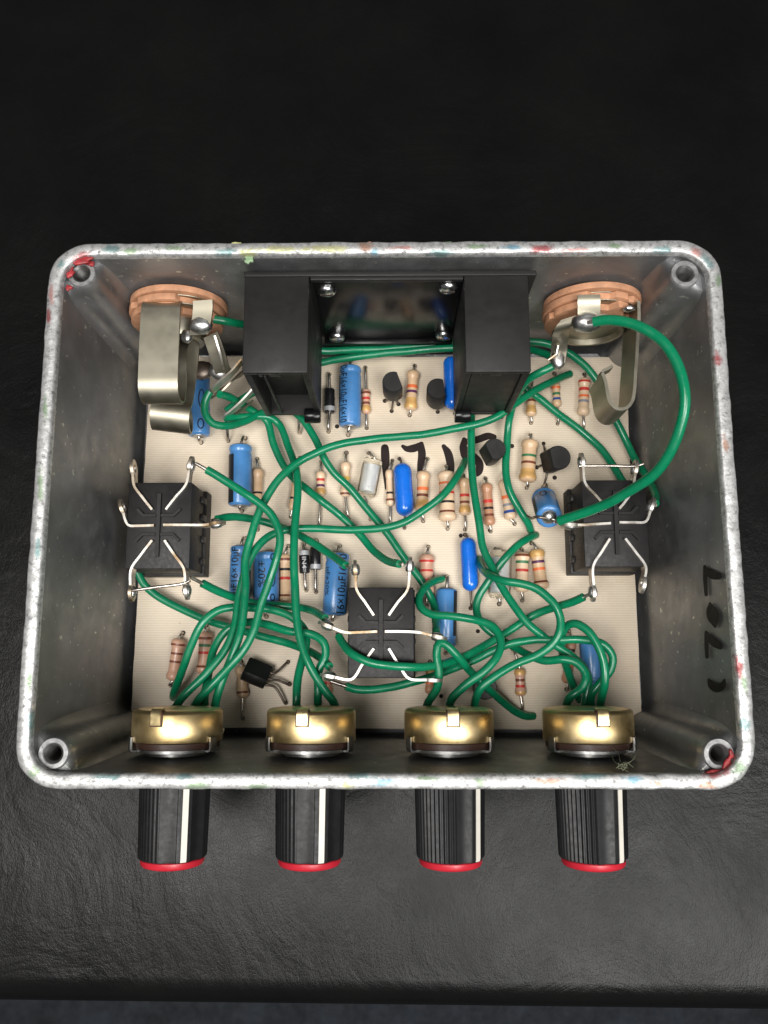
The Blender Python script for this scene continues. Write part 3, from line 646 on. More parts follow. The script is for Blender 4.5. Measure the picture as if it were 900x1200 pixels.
def transistor(px, py, ang, label, legs, zt=16.5, tilt=(0, 0), r=2.35):
    # standing half-round case; ang: direction the flat faces (degrees)
    c = at(px, py, zt); t = thing('transistor', label, 'transistor', (c.x, c.y, BZ), 'small black transistors on the board')
    a0 = math.radians(ang); hgt = 4.6; R = []
    def ring(z, s):
        o = Vector((c.x - tilt[0] * (zt - z), c.y - tilt[1] * (zt - z), z)); P = []
        for k in range(25):
            th = a0 + math.radians(52) + math.radians(256) * k / 24; P.append(o + Vector((math.cos(th), math.sin(th), 0)) * r * s)
        return P
    g = MB().rings([ring(zt - hgt, .93), ring(zt - hgt + .3, .98), ring(zt - .25, 1), ring(zt, .92)])
    g.build('case', 'epoxy_face', t, 40)
    bz = zt - hgt; o = Vector((c.x - tilt[0] * hgt, c.y - tilt[1] * hgt, bz)); f = Vector((math.cos(a0), math.sin(a0), 0)); s = Vector((-f.y, f.x, 0))
    for k, lg in enumerate(legs):
        st = o + s * (k - 1) * 1.2 + f * .2; h = at(lg[0], lg[1], BZ); HOLES.append(h)
        MB().tube(smooth_path([st + Vector((0, 0, .2)), st + Vector((0, 0, -.5)), st.lerp(h, .6), Vector((h.x, h.y, BZ - .4))], .4), .25, 7).build('lead', 'dull_lead', t, 60)
transistor(461, 447, 20, 'black half-round transistor standing beside the orange-banded resistor by the battery holder', [(451, 470), (459, 482), (467, 474)], 16.8, (0, .18))
transistor(513, 455, 8, 'black half-round transistor standing against the half-covered bright blue capacitor', [(506, 474), (513, 483), (521, 474)], 16.0, (0, .25))
transistor(580, 526, 205, 'black transistor standing on the handwritten five beside a green wire', [(569, 535), (575, 540), (600, 523)], 15.5, (.2, .1))
transistor(655, 536, 190, 'black transistor with long thin legs beside the fat green-banded resistor', [(637, 520), (629, 548), (637, 571)], 15.5, (.3, .0), 2.6)
transistor(569, 806, 90, 'round black transistor under crossing green wires beside a brass control', [(562, 800), (569, 798), (577, 800)], 16)
def lying_transistor():
    A = at(287, 783, 11.2); B = at(314, 794.5, 10.6); d, up, side = frame(A, B); L = (B - A).length
    t = thing('transistor', 'black transistor lying on its side with three splayed legs beside a brass control', 'transistor', ((A.x + B.x) / 2, (A.y + B.y) / 2, BZ), 'small black transistors on the board')
    R = []
    for u, s in ((0, .93), (.25, 1), (L - .3, 1), (L, .95)):
        P = []
        for k in range(21):
            th = math.radians(98) + math.radians(256) * k / 20; P.append(A + d * u + (side * math.cos(th) + up * math.sin(th)) * 2.5 * s)
        R.append(P)
    MB().rings(R).build('case', 'epoxy', t, 35)
    for k, (mid, h) in enumerate((((326, 786), (337.5, 776)), ((325, 797), (339.5, 802)), ((322, 805), (335, 824)))):
        hh = at(*h, BZ); HOLES.append(hh); st = B - side * (k - 1) * 1.25 + up * .2
        MB().tube(smooth_path([st - d * .3, st + d * .7, at(mid[0], mid[1], 10.2), hh + Vector((0, 0, 1.2)), Vector((hh.x, hh.y, BZ - .4))], .4), .28, 7).build('lead', 'dull_lead', t, 60)
lying_transistor()
def bare_lead(p, q, label):
    h = at(*q, BZ); HOLES.append(h); a = at(*p, 12)
    t = thing('bare_lead', label, 'wire', (h.x, h.y, BZ))
    MB().tube(smooth_path([a, at(p[0] + .5 * (q[0] - p[0]), p[1] + .6 * (q[1] - p[1]), 10.5), Vector((h.x, h.y, BZ + 1)), Vector((h.x, h.y, BZ - .4))], .4), .36, 8).build('wire', 'tin', t, 60)
bare_lead((266, 500), (267.5, 517), 'short bare silver lead entering the board below the green loop by the left jack')
bare_lead((350, 487), (351, 508), 'short bare silver lead entering the board below the left battery bracket')

# ================================================================== switches
def blade(t, pts, z0, z1, lug, eye=True, tilt=0):
    # vertical contact strip seen on edge, ending in an eyelet lug
    P = smooth_path([at(x, y, z1) for x, y in pts], .5); g = MB()
    path = [Vector((p.x, p.y, (z0 + z1) / 2)) for p in P]
    e = path[-1]; d = (path[-1] - path[-2]); d.z = 0; d.normalize()
    g.ribbon(path, Vector((0, 0, (z1 - z0) / 2)), .46)
    o = g.build('terminal', 'blade', t, 40)
    # eyelet: vertical ring with a hole
    n = d.cross(Vector((0, 0, 1))).normalized(); c = e + d * .9 + Vector((0, 0, .1)); g = MB(); R = []
    ro, ri, k = 1.65, .75, 20; up = Vector((0, 0, 1))
    def circ(r, s): return [c + n * s + (d * math.cos(2 * math.pi * i / k) * 1.15 + up * math.sin(2 * math.pi * i / k)) * r for i in range(k)]
    A, B, C, D = circ(ro, -.31), circ(ro, .31), circ(ri, .31), circ(ri, -.31); vs = A + B + C + D; fs = []
    for i in range(k):
        j = (i + 1) % k
        for m in range(4): fs.append([m * k + i, m * k + j, ((m + 1) % 4) * k + j, ((m + 1) % 4) * k + i])
    g.add(vs, fs).build('lug_eye', 'blade', o, 40)
    if lug: # solder
        g = MB(); g.lathe(c - d * 1.3, c + d * 1.3, [(0, .2), (.3, .75), (1.2, .95), (2.1, .8), (2.6, .25)], 12).build('solder_blob', 'solder', o, 60)
    return c
def switch(cx, cy, label, blades, side_tabs):
    c = at(cx, cy, 23.5); zt = 23.5; x0, x1, y0, y1 = c.x - 6.4, c.x + 6.4, c.y - 8.7, c.y + 8.7
    t = thing('switch', label, 'switch', (c.x, c.y, ZF), 'black six-terminal switches')
    MB().box((x0, y0, 10), (x1, y1, zt)).build('body', 'switch', t, 40, bevel=.3)
    g = MB().box((x0 - .5, y0 - .35, ZF), (x1 + .5, y1 + .35, 12.4)); g.build('base', 'switch', t, 40, bevel=.2)
    for sx in (-1, 1):
        for yy in (-6.2, -1.6, 2.9, 6.6):
            xx = (x0 if sx < 0 else x1)
            MB().box((xx - .55, c.y + yy - .7, 12.2), (xx + .55, c.y + yy + .7, 14.6 + (yy > 0) * 1.1)).build('side_clip', 'switch', t, 40, bevel=.18)
    # raised cross ribs
    def rib(pts, w):
        g = MB(); g.ribbon([Vector((c.x + x, c.y + y, zt + .15)) for x, y in pts], Vector((0, 0, .5)), w); g.build('rib', 'switch', t, 40)
    rib([(0, 6.3), (0, -6.3)], .75)
    for s in (1, -1):
        rib([(-4.3, s * 3.2), (-3.0, s * 1.9), (-.5, s * 1.9)], .55); rib([(.5, s * 1.9), (3.0, s * 1.9), (4.3, s * 3.2)], .55)
    cs = []
    for pts, z1, lug in blades: cs.append(blade(t, pts, z1 - 2.6, z1, lug))
    return t, cs
ZB = 24.4
SL, LL = switch(186, 615.5, 'black six-terminal switch beside the wall on the left jack side', [
  ([(178, 597), (167, 583), (157, 569), (155, 553)], ZB, False), ([(194, 597), (205, 583), (218, 567), (221.5, 549)], ZB, True),
  ([(180, 615.5), (163, 616), (150, 615), (143.5, 599)], ZB, False), ([(191, 615), (215, 615), (240, 615), (247, 614)], ZB, True),
  ([(178, 633), (165, 650), (153.5, 667), (152.5, 688)], ZB, True), ([(192.5, 633), (204, 650), (215, 666), (217, 686)], ZB, True)], 1)
SC, LC = switch(446.5, 741, 'black six-terminal switch standing in the middle of the board', [
  ([(438, 721), (428, 706), (418, 691), (416.5, 672)], ZB, True), ([(455.5, 721), (466, 706), (477.5, 691), (480, 668)], ZB, True),
  ([(442, 740), (420, 741), (404, 741), (388, 735)], ZB, True), ([(451, 740), (470, 740), (490, 741), (508, 745)], ZB, True),
  ([(438, 760), (425, 778), (412, 796), (391, 793.5)], ZB, True), ([(455.5, 760), (468, 780), (479, 795), (502, 797)], ZB, False)], 1)
SR, LR = switch(721.5, 613, 'black six-terminal switch beside the wall on the right jack side', [
  ([(712, 596), (698, 580), (686, 566), (683.5, 545)], ZB, True), ([(726, 596), (734, 586), (741, 575), (745, 553)], ZB, True),
  ([(716, 613), (700, 614), (685, 615), (675, 615)], ZB, True), ([(726, 612), (742, 612), (757, 611), (763, 597)], ZB, True),
  ([(715, 631), (705, 647), (695.5, 663), (696, 688)], ZB, True), ([(733, 631), (746, 648), (757, 664), (756, 678)], ZB, False)], 1)
def jumper(p, q, z, label):
    A, B = at(*p, z), at(*q, z); base = (A + B) / 2
    t = thing('jumper_wire', label, 'wire', (base.x, base.y, z)); d = (B - A).normalized()
    MB().tube(smooth_path([A - d * 1.2 + Vector((0, 0, -.3)), A, A.lerp(B, .5) + Vector((0, 0, .15)), B, B + d * 1.4 + Vector((.1, .4, .2))], .6), .3, 8).build('wire', 'tin', t, 60)
jumper((158, 691.5), (214, 684), 24.3, 'short bare wire bridging two lugs of the left switch')
jumper((686, 546), (745, 546), 24.3, 'short bare wire bridging two lugs of the right switch')

# ================================================================== battery holder
def battery_holder():
    t = thing('battery_holder', 'black plastic battery holder with two brackets screwed to the back wall', 'battery holder', (1, 42, 14))
    MB().box((-25.6, 42.3, 14.2), (27.9, 43.35, 44.0)).build('back_plate', 'abs', t, 40, bevel=.25)
    MB().box((-13.0, 41.7, 15.0), (14.4, 42.25, 42.6)).build('glossy_panel', 'abs_gloss', t, 40, bevel=.1)
    MB().box((-13.2, 40.6, 13.6), (14.5, 42.25, 14.8)).build('lower_lip', 'abs_gloss', t, 40, bevel=.2)
    MB().box((-13.4, 41.5, 42.8), (14.5, 42.28, 44.1)).build('upper_lip', 'abs', t, 40, bevel=.2)
    for x, z in ((-10.7, 39.9), (11.9, 41.0), (-10.4, 16.6), (12.6, 17.3)):
        s = MB().lathe((x, 41.72, z), (x, 39, z), [(0, 1.75), (.3, 1.8), (.7, 1.7), (1.05, 1.4), (1.25, .9), (1.32, .2)], 24).build('screw', 'screw', t, 60)
        MB().box((x - 1.2, 40.32, z - .17), (x + 1.2, 40.6, z + .17)).build('screw_slot_shade', 'hole', s, 0)  # raised dark bar, the slot's shade put into its colour
    for (xa, xb, inner) in ((-25.4, -13.6, 1), (14.6, 26.3, -1)):
        yf, yb, zb, zt = 23.9, 42.28, 15.8, 44.1; th = 1.3
        g = MB().box((xa, yf, zt - th), (xb, yb, zt)); g.build('bracket_top', 'abs', t, 40, bevel=.3)
        xo = (xa, xa + th) if inner > 0 else (xb - th, xb); xi = (xb - th, xb) if inner > 0 else (xa, xa + th)
        MB().box((xo[0] + .02, yf + .15, zb), (xo[1] + .02, yb, zt - th - .02)).build('bracket_side', 'abs', t, 40, bevel=.2)
        MB().box((xi[0] - .02, yf + .5, zb), (xi[1] - .02, yb, zt - th - .02)).build('bracket_side', 'abs', t, 40, bevel=.2)
        lo, hi = min(xo[1], xi[1]), max(xo[0], xi[0]); rec = 4.5 if inner > 0 else .55
        MB().box((lo + .05, yf + rec, zb + 1.25), (hi - .05, yf + rec + 1.0, zt - th - .02)).build('bracket_front', 'abs', t, 40, bevel=.12)
        MB().box((lo + .05, yf + .35, zb + .05), (hi - .05, yb, zb + 1.2)).build('bracket_bottom', 'abs', t, 40)
        xl = (xi[0] - 2.0, xi[1]) if inner > 0 else (xi[0] - .02, xi[1] + 2.0)
        MB().lathe((xl[0], yf - .2, zb + 1.6), (xl[1], yf - .2, zb + 1.6), [(0, 1.5), (.2, 1.6), (xl[1] - xl[0] - .2, 1.6), (xl[1] - xl[0], 1.5)], 18).build('clip_lug', 'abs_gloss', t, 50)
        MB().box((lo + 1.3, yf + .3, zt - 3.2), (lo + 2.0, yf + .95, zt - th - .05)).build('catch', 'abs', t, 40, bevel=.1)
        MB().box((lo + 3.2, yf + .2, zt - 2.9), (lo + 5.4, yf + .95, zt - th - .05)).build('catch', 'abs', t, 40, bevel=.1)
        if inner > 0: MB().box((lo + 2.0, yf + .45, zb), (lo + 2.5, yf + .95, zt - 3.4)).build('front_rib', 'abs', t, 40, bevel=.1)
battery_holder()

# ================================================================== jacks
def disc(t, x, z, y0, y1, r, mat, name, notches=()):
    n = 64; poly = []
    for k in range(n):
        a = 2 * math.pi * k / n; rr = r
        for a0, w, dp in notches:
            if abs((a - a0 + math.pi) % (2 * math.pi) - math.pi) < w: rr = r - dp
        poly.append((x + rr * math.cos(a), y0, z + rr * math.sin(a)))
    return MB().prism(poly, (0, y1 - y0, 0)).build(name, mat, t, 35, bevel=.12)
def blob(t, c, r, name='solder_blob', mat='solder', sq=(1, 1, 1)):
    g = MB(); R = []; n = 14
    for i in range(1, 8):
        th = math.pi * i / 8; R.append([Vector(c) + Vector((math.sin(th) * math.cos(2 * math.pi * k / n) * r * sq[0], math.sin(th) * math.sin(2 * math.pi * k / n) * r * sq[1], math.cos(th) * r * sq[2])) * (1 + .12 * noise.noise(Vector((c[0] + i, k * .7, 2)))) for k in range(n)])
    return g.rings(R).build(name, mat, t, 70)
def left_jack():
    x, z = -41.0, 29.6
    t = thing('jack_socket', 'open jack socket with wide upturned spring beside the left battery bracket', 'jack socket', (x, 42, z), 'open jack sockets on the back wall')
    disc(t, x, z, 42.0, 43.25, 9.5, 'phenolic', 'fibre_washer')
    disc(t, x - .3, z - .3, 40.4, 41.7, 9.4, 'phenolic', 'fibre_washer', ((1.0, .28, 1.3), (2.45, .1, .7)))
    disc(t, x - .4, z - .5, 38.9, 40.2, 8.9, 'phenolic', 'fibre_washer', ((.9, .33, 2.0), (1.85, .08, .8)))
    disc(t, x + .6, z - .4, 41.75, 41.95, 8.4, 'spring', 'contact_ring'); disc(t, x + .4, z - .3, 40.22, 40.38, 8.2, 'spring', 'contact_ring')
    MB().lathe((x, 38.9, z - .5), (x, 35.0, z - .5), [(0, 5.4), (2.6, 5.3), (3.4, 5.0), (3.5, 4.0), (1.0, 3.8), (.9, .5)], 32).build('barrel', 'spring', t, 40)
    # wide spring: out along the axis, folded back underneath
    cx = at(187, 400, 38.3).x
    W8 = Vector((3.7, 0, 0))
    p = [(40.3, 37.3), (39.0, 38.2), (34, 38.4), (27, 38.2), (23.6, 37.9), (22.0, 36.9), (21.4, 35.2), (21.7, 33.4), (23.0, 32.2), (27, 31.9), (31.5, 32.3), (33.6, 31.6), (35.6, 29.6), (38.6, 29.5)]
    ws = [W8 * (1 if i < 8 else .9) for i in range(len(p))]
    q = smooth_path([(cx, y, zz) for y, zz in p], .7); MB().ribbon(q, W8, .55).build('tip_spring', 'spring', t, 60)
    # curled contact below
    q = [Vector((at(196, 484, 26).x + .09 * k, 21.6 - 3.1 * math.cos(a) * 1.0, 25.0 + 3.1 * math.sin(a))) for k, a in enumerate([math.radians(-150 + 19 * j) for j in range(16)])]
    c0 = q[-1]; q2 = q + [c0 + Vector((.3, 4, -.6)), c0 + Vector((.8, 10, -.4)), c0 + Vector((1.2, 15.5, .2))]
    q2 = [p_ for p_ in q2]
    MB().ribbon(smooth_path(q2, .7), Vector((3.9, -.5, 0)), .5).build('contact_curl', 'spring', t, 60)
    # solder tags
    b = aty(236, 381, 35.5)
    MB().ribbon(smooth_path([aty(238, 352, 39.5), aty(238, 362, 38), aty(236, 378, 35.8), aty(233, 392, 34)], .5), [Vector((1.9, 0, .3))] * 40 if False else Vector((1.9, 0, .3)), .45).build('solder_tag', 'spring', t, 60)
    blob(t, b, 1.9, sq=(1.15, .9, .8)); blob(t, aty(219, 394, 35), 1.2, sq=(1, 1.2, .8))
    MB().ribbon(smooth_path([at(247, 392, 31), at(254, 412, 29), at(261, 434, 26), at(266, 440, 24)], .5), Vector((1.5, .5, .5)), .45).build('solder_tag', 'spring', t, 60)
    MB().ribbon(smooth_path([at(252, 395, 31.5), at(258, 415, 29.6), at(262, 432, 27)], .5), Vector((.1, 0, .8)), .4).build('tag_edge', 'blade', t, 60)
    blob(t, at(257, 434, 24.5), 2.0, sq=(1.1, 1, .7)); blob(t, at(236, 434, 17.5), 2.1, 'contact_rivet', 'dull_lead', (1.25, 1, .6))
    MB().ribbon(smooth_path([at(247, 460, 22), at(258, 449, 23.5), at(272, 437, 25), at(283, 424, 26)], .6), Vector((.15, .1, 1.3)), .4).build('solder_tag', 'blade', t, 60)
    MB().ribbon(smooth_path([at(252, 462, 20.8), at(264, 454, 21.4), at(279, 440, 22.2), at(287, 436, 22.5)], .6), Vector((1.0, 1.0, .1)), .4).build('solder_tag', 'spring', t, 60)
    MB().ribbon(smooth_path([at(262, 490, 16.5), at(272, 482, 17.5), at(283, 472, 18.5), at(296, 458, 19.5)], .6), Vector((.15, .1, 1.1)), .4).build('solder_tag', 'blade', t, 60)
    MB().ribbon(smooth_path([at(267, 492, 15.3), at(278, 484, 15.8), at(292, 474, 16.4)], .6), Vector((.9, .9, .1)), .4).build('solder_tag', 'spring', t, 60)
left_jack()
def right_jack():
    x, z = 41.2, 29.8
    t = thing('jack_socket', 'open jack socket with thick green wire on its solder blob and edge-on spring', 'jack socket', (x, 42, z), 'open jack sockets on the back wall')
    disc(t, x, z, 42.0, 43.25, 9.5, 'phenolic', 'fibre_washer')
    disc(t, x - .2, z - .3, 40.4, 41.7, 9.5, 'phenolic', 'fibre_washer', ((1.55, .26, 1.2), (.85, .06, .6)))
    disc(t, x - .3, z - .5, 38.9, 40.2, 9.0, 'phenolic', 'fibre_washer', ((1.55, .3, 2.2), (.55, .3, 2.4), (2.75, .08, .7)))
    disc(t, x + .3, z - .4, 41.75, 41.95, 8.4, 'spring', 'contact_ring'); disc(t, x + .5, z - .2, 40.22, 40.38, 8.2, 'spring', 'contact_ring')
    MB().lathe((x, 38.9, z - 2.2), (x, 34.6, z - 2.2), [(0, 6.8), (1.1, 6.7), (1.5, 6.5), (1.55, 5.7), (.5, 5.5), (.45, .5)], 36).build('barrel', 'spring', t, 40)
    MB().ribbon(smooth_path([aty(690, 346, 40.6), aty(690, 352, 39.6), aty(690, 364, 38), aty(690, 376, 36.4)], .4), Vector((2.1, 0, .1)), .45).build('solder_tag', 'spring', t, 60)
    blob(t, aty(687, 378, 36), 2.5, sq=(1.15, .8, .85))
    blob(t, aty(737, 362, 38.6), 1.2, 'rivet', 'screw', (1, .5, .8))
    MB().ribbon(smooth_path([aty(668, 372, 37.5), aty(659, 384, 36), at(656, 398, 29), at(655, 412, 26.5), at(653, 428, 25.5)], .5), Vector((1.5, .2, .8)), .5).build('solder_tag', 'spring', t, 60)
    blob(t, at(654, 421, 26), 1.7, sq=(.9, 1.3, .7)); MB().tube([at(642, 422, 27), at(652, 415, 27.5), at(654, 405, 28)], .35, 8).build('wire_end', 'blade', t, 60)
    # spring seen on edge: a strip standing upright, folded back at its end
    zt = 37.0; hw = Vector((0, 0, 5.0))
    P = [(749, 370), (748, 387), (746.5, 415), (745, 437), (743.5, 458), (741, 470), (734, 478), (724, 479), (715, 471), (711.5, 457), (709.5, 446), (706, 437)]
    q = smooth_path([at(px, py, zt) - hw for px, py in P], .6)
    MB().ribbon([Vector((q[0].x + .1, 40.3, q[0].z))] + q, hw, .6).build('tip_spring', 'spring', t, 60)
    q = smooth_path([at(px, py, zt) - Vector((0, 0, 1.6)) for px, py in ((705.5, 436.5), (707, 434), (712, 432), (718, 428.5))], .5)
    MB().ribbon(q, Vector((0, 0, 1.6)), .55).build('spring_tip', 'spring', t, 60)
right_jack()

# ================================================================== potentiometers and knobs
ZC = 29.7
def pot(px, slot, label):
    x = (at(px - 54, 848, ZC + 1.5).x + at(px + 54, 848, ZC + 1.5).x) / 2; y = -44.0
    t = thing('potentiometer', label, 'potentiometer', (x, -43, ZC), 'brass potentiometers along the front wall')
    def L(y0, prof, name, mat, parent=t, n=48): return MB().lathe((x, y0, ZC), (x, y0 + 5, ZC), prof, n).build(name, mat, parent, 35)
    L(-43.75, [(0, 5.2), (.1, 5.4), (.75, 5.4), (.8, 5.0)], 'nut', 'zinc')
    L(-42.95, [(0, 7.2), (.05, 7.45), (.55, 7.45), (.6, 7.2)], 'front_plate', 'zinc')
    L(-42.33, [(0, 7.5), (.05, 7.72), (1.05, 7.72), (1.1, 7.5)], 'wafer', 'wafer')
    can = L(-41.2, [(0, 7.7), (.03, 8.08), (.2, 8.16), (4.9, 8.12), (5.25, 8.05), (5.5, 7.85), (5.66, 7.5), (5.74, 6.9), (5.8, 3.5), (5.82, .4)], 'can', 'brass', t, 64)
    # bent tab over the rear edge
    a = slot; ox = math.sin(a) * 8.65; zz = ZC + math.cos(a) * 8.65
    R = Matrix.Rotation(-0, 3, 'Y'); g = MB()
    tt = Vector((math.cos(a), 0, -math.sin(a))); nn = Vector((math.sin(a), 0, math.cos(a)))
    q = [Vector((x, 0, ZC)) + nn * rr + Vector((0, yy, 0)) for rr, yy in ((8.30, -37.95), (8.38, -37.4), (8.40, -36.4), (8.34, -35.75), (8.02, -35.3), (6.92, -35.12))]
    g.ribbon(smooth_path(q, .3), tt * .95, .3).build('bent_tab', 'brass_tab', can, 40)
    g = MB(); q = [Vector((x, 0, ZC)) + nn * rr + Vector((0, yy, 0)) for rr, yy in ((8.20, -38.2), (8.20, -37.0), (8.19, -36.3), (8.12, -35.85), (7.87, -35.5), (7.12, -35.38))]
    g.ribbon(smooth_path(q, .3), tt * 1.2, .1).build('tab_slot_shade', 'wafer', can, 40)  # thin dark strip round the tab, slot shade painted as colour
    # plate fingers gripping the can
    for s in (-1, 1):
        aa = math.radians(62) * s; nn = Vector((math.sin(aa), 0, math.cos(aa))); tt = Vector((math.cos(aa), 0, -math.sin(aa)))
        q = [Vector((x, 0, ZC)) + nn * rr + Vector((0, yy, 0)) for rr, yy in ((7.42, -42.75), (8.22, -42.7), (8.37, -42.2), (8.37, -40.9), (8.32, -40.3))]
        MB().ribbon(smooth_path(q, .3), tt * .8, .32).build('grip_finger', 'zinc', t, 40)
    for k in (-1, 0, 1):
        MB().ribbon(smooth_path([(x + k * 5, -41.8, ZC - 7), (x + k * 5, -41.6, ZC - 10.5), (x + k * 5, -40.5, ZC - 13)], .5), Vector((1.1, 0, 0)), .4).build('terminal', 'blade', t, 40)
    MB().lathe((x, -43.8, ZC), (x, -58, ZC), [(0, 3.4), (4.5, 3.4), (4.6, 3.0), (12.5, 3.0)], 24).build('shaft', 'zinc', t, 35)
    return x
POTX = []
for px, sl, lb in ((206, -.22, 'brass potentiometer in the corner near the left wall, three bundled green wires behind'), (364, -.10, 'brass potentiometer beside the legs of the lying transistor'),
                   (526.5, .03, 'brass potentiometer below the middle switch with three green wires behind'), (691, .10, 'brass potentiometer in the corner with lint caught at its base')):
    POTX.append(pot(px, sl, lb))
def knob(x, px_c, ptr, flute, label):
    t = thing('control_knob', label, 'knob', (x, -54, ZC - 6.4), 'ribbed black knobs along the front wall')
    r = 6.12; y0, y1 = -47.9, -61.4; n = 368; a_p = math.radians(ptr)
    def ring(y, s, chamfer=0):
        P = []
        for k in range(n):
            a = 2 * math.pi * k / n; dlt = (a - a_p + math.pi) % (2 * math.pi) - math.pi
            rr = r
            if abs(dlt) > math.radians(40): rr = r - .05 - flute * (.5 + .5 * math.cos(a * 46)) * 1.0
            elif abs(dlt) > math.radians(12): rr = r - .35 * math.cos((abs(dlt) - math.radians(26)) / math.radians(14) * math.pi / 2)
            else: rr = r + .12
            P.append(Vector((x + rr * s * math.sin(a), y, ZC + rr * s * math.cos(a))))
        return P
    MB().rings([ring(y0, 1.04), ring(y0 - .3, 1.045), ring(y1 + .6, 1.0), ring(y1 + .15, .985), ring(y1, .95)]).build('grip', 'knob', t, 28)
    d = Vector((math.sin(a_p), 0, math.cos(a_p))); s = Vector((math.cos(a_p), 0, -math.sin(a_p)))
    MB().ribbon([Vector((x, yy, ZC)) + d * rr for yy, rr in ((y0 - .1, r * 1.045 + .16), (-55, r * 1.02 + .15), (y1 + .65, r + .15), (y1 + .2, r * .985 + .1))], s * .52, .16).build('pointer_line', 'knob_white', t, 40)
    MB().lathe((x, y1 + .05, ZC), (x, y1 - 5, ZC), [(0, 5.5), (.2, 5.65), (.9, 5.6), (1.25, 5.35), (1.45, 4.8), (1.5, 3), (1.45, .5)], 56).build('red_cap', 'knob_red', t, 40)
for x, pc, ptr, fl, lb in ((POTX[0], 204, 31, .10, 'black knob with smooth grip and red cap below the corner brass control without lint'), (POTX[1], 362, 24, .12, 'black knob with red cap below the brass control by the lying transistor'),
                       (POTX[2], 526, 46, .26, 'black knob with red cap below the brass control nearest the middle switch'), (POTX[3], 692, 37, .30, 'deeply ribbed black knob with red cap in the corner below the lint')):
    knob(x, pc, ptr, fl, lb)

# ================================================================== green hook-up wires
def wire(label, pts, r=.82, ends=(0, 0), step=.8):
    # pts: (pixel x, pixel y, height); ends: 1 bare tinned end, 0 none
    P = smooth_path([at(*p) for p in pts], step); c = P[len(P) // 2]; sd = Vector((pts[0][0], pts[0][1], 0)) * .37
    P = [p + (noise.noise_vector(p * .10 + sd) * .30 + noise.noise_vector(p * .3 + sd) * .05) * min(1, k / 5, (len(P) - 1 - k) / 5) for k, p in enumerate(P)]
    t = thing('hookup_wire', label, 'wire', (c.x, c.y, BZ), 'green hook-up wires in the box')
    rs = [r * (1 + .025 * noise.noise(p * .35)) for p in P]
    MB().tube(P, rs, 12).build('insulation', 'pvc', t, 60)
    for k, e in enumerate(ends):
        if not e: continue
        a, b = (P[0], P[2]) if k == 0 else (P[-1], P[-3]); d = (a - b).normalized()
        MB().tube([a - d * .6, a + d * .8, a + d * e], .36, 8).build('bare_end', 'tin', t, 60)
    for k, e in ((0, pts[0]), (1, pts[-1])):
        if e[2] <= BZ + .01: HOLES.append(at(*e))
def under(px, dx, zz=15.0):                 # into the terminals under a brass can
    return [(px, 829, 20), (px + dx, 850, 16.5)]
wire('thick green wire arching over the side wall from a jack to the tilted capacitor', [(696, 377, 41), (715, 375, 42.5), (745, 381, 44.5), (775, 400, 46), (796, 433, 47), (803, 470, 46.5), (794, 512, 44), (767, 554, 39), (730, 580, 33), (692, 599, 27.5), (655, 610.5, 23.5)], .98, (1.2, .8))
wire('green wire from the left jack behind the holder to the right switch side lug', [(250, 374, 32), (268, 377, 31), (290, 382, 27), (330, 404, 16), (380, 411, 12.5), (450, 409, 12), (545, 402, 13), (600, 400, 14), (640, 402, 15), (668, 415, 15), (697, 442, 14), (723, 494, 12.5), (740, 531, 12.5), (758, 558, 15), (768, 580, 20), (768, 590, 23)], .82, (1.2, .8))
wire('green wire running under the holder plate from the loop to the right jack tag', [(265, 482, 16), (287, 465, 15), (320, 448, 13), (350, 433, 12), (378, 424, 12), (430, 417, 12.3), (490, 411, 13), (545, 407.5, 14.5), (600, 406, 17), (640, 415, 22), (651, 422, 24)], .8)
wire('green wire dropping from the right jack tag past the bracket to the board', [(648, 429, 25), (634, 436, 24.5), (617, 447, 22), (604, 466, 17), (597, 492, 12.5), (594, 520, 11.5), (592, 545, 12), (596, 572, 12.5), (609, 598, 12), (619, 613, 10.5), (622, 622, 8.6)], .82, (1.0, 0))
wire('long green wire sweeping from near the right jack to the corner brass control', [(668, 438, 9.0), (655, 443, 11), (633, 454, 14), (603, 473, 16.5), (575, 491, 17), (530, 503, 17), (480, 511, 17), (430, 515.5, 17), (385, 524.5, 18), (350, 540.5, 19), (325, 562, 20), (307, 592, 20.5), (296, 625, 20.5), (288, 656, 20.5), (289, 685, 21), (286, 715, 21.5), (281, 742, 22), (272, 769, 22), (261, 797, 22), (252, 823, 21)] + [(250, 850, 17)], .82)
wire('green wire from below the handwritten five sweeping to the corner brass control', [(545, 540, 8.0), (541, 551, 11.5), (532, 565, 13.5), (518, 581, 14.5), (498, 597, 14.5), (474, 612, 14.5), (448, 619.5, 14.5), (410, 622, 15), (370, 620.5, 15.5), (338, 621, 16.5), (315, 629, 17.5), (297, 647, 18.5), (284, 679, 19.2), (278, 708, 19.5), (275, 732, 20), (264, 760, 20.5), (242, 789, 21), (212, 819, 21), (205, 830, 18)], .82)
wire('green wire from the upper lug of the left switch to the corner brass control', [(242.5, 550.5, 24), (258, 559, 24), (274.5, 569, 24), (303, 589, 24), (320, 606, 24), (328, 628, 24), (324, 653, 24), (316, 678, 23.5), (306, 708, 23.5), (298, 737, 23.5), (286, 761, 23.5), (262, 788, 23), (234, 818, 22), (226, 830, 19)], .82, (2.6, 0))
wire('green wire from the side lug of the left switch to the middle switch', [(254, 608.5, 21), (266, 606.5, 19), (282, 607, 16.5), (315, 613, 13.5), (338, 621.5, 13), (361, 634, 14.5), (384, 649, 17.5), (405, 662.5, 22)], .82, (1.2, 1.4))
wire('green wire from the lower lug of the left switch to the middle switch side lug', [(237, 683.5, 22), (252, 691, 20), (270, 699, 17), (300, 708.5, 15), (332, 710, 14), (356, 713, 15), (373, 720, 18.5), (381, 724.5, 21)], .82, (2.8, 1.8))
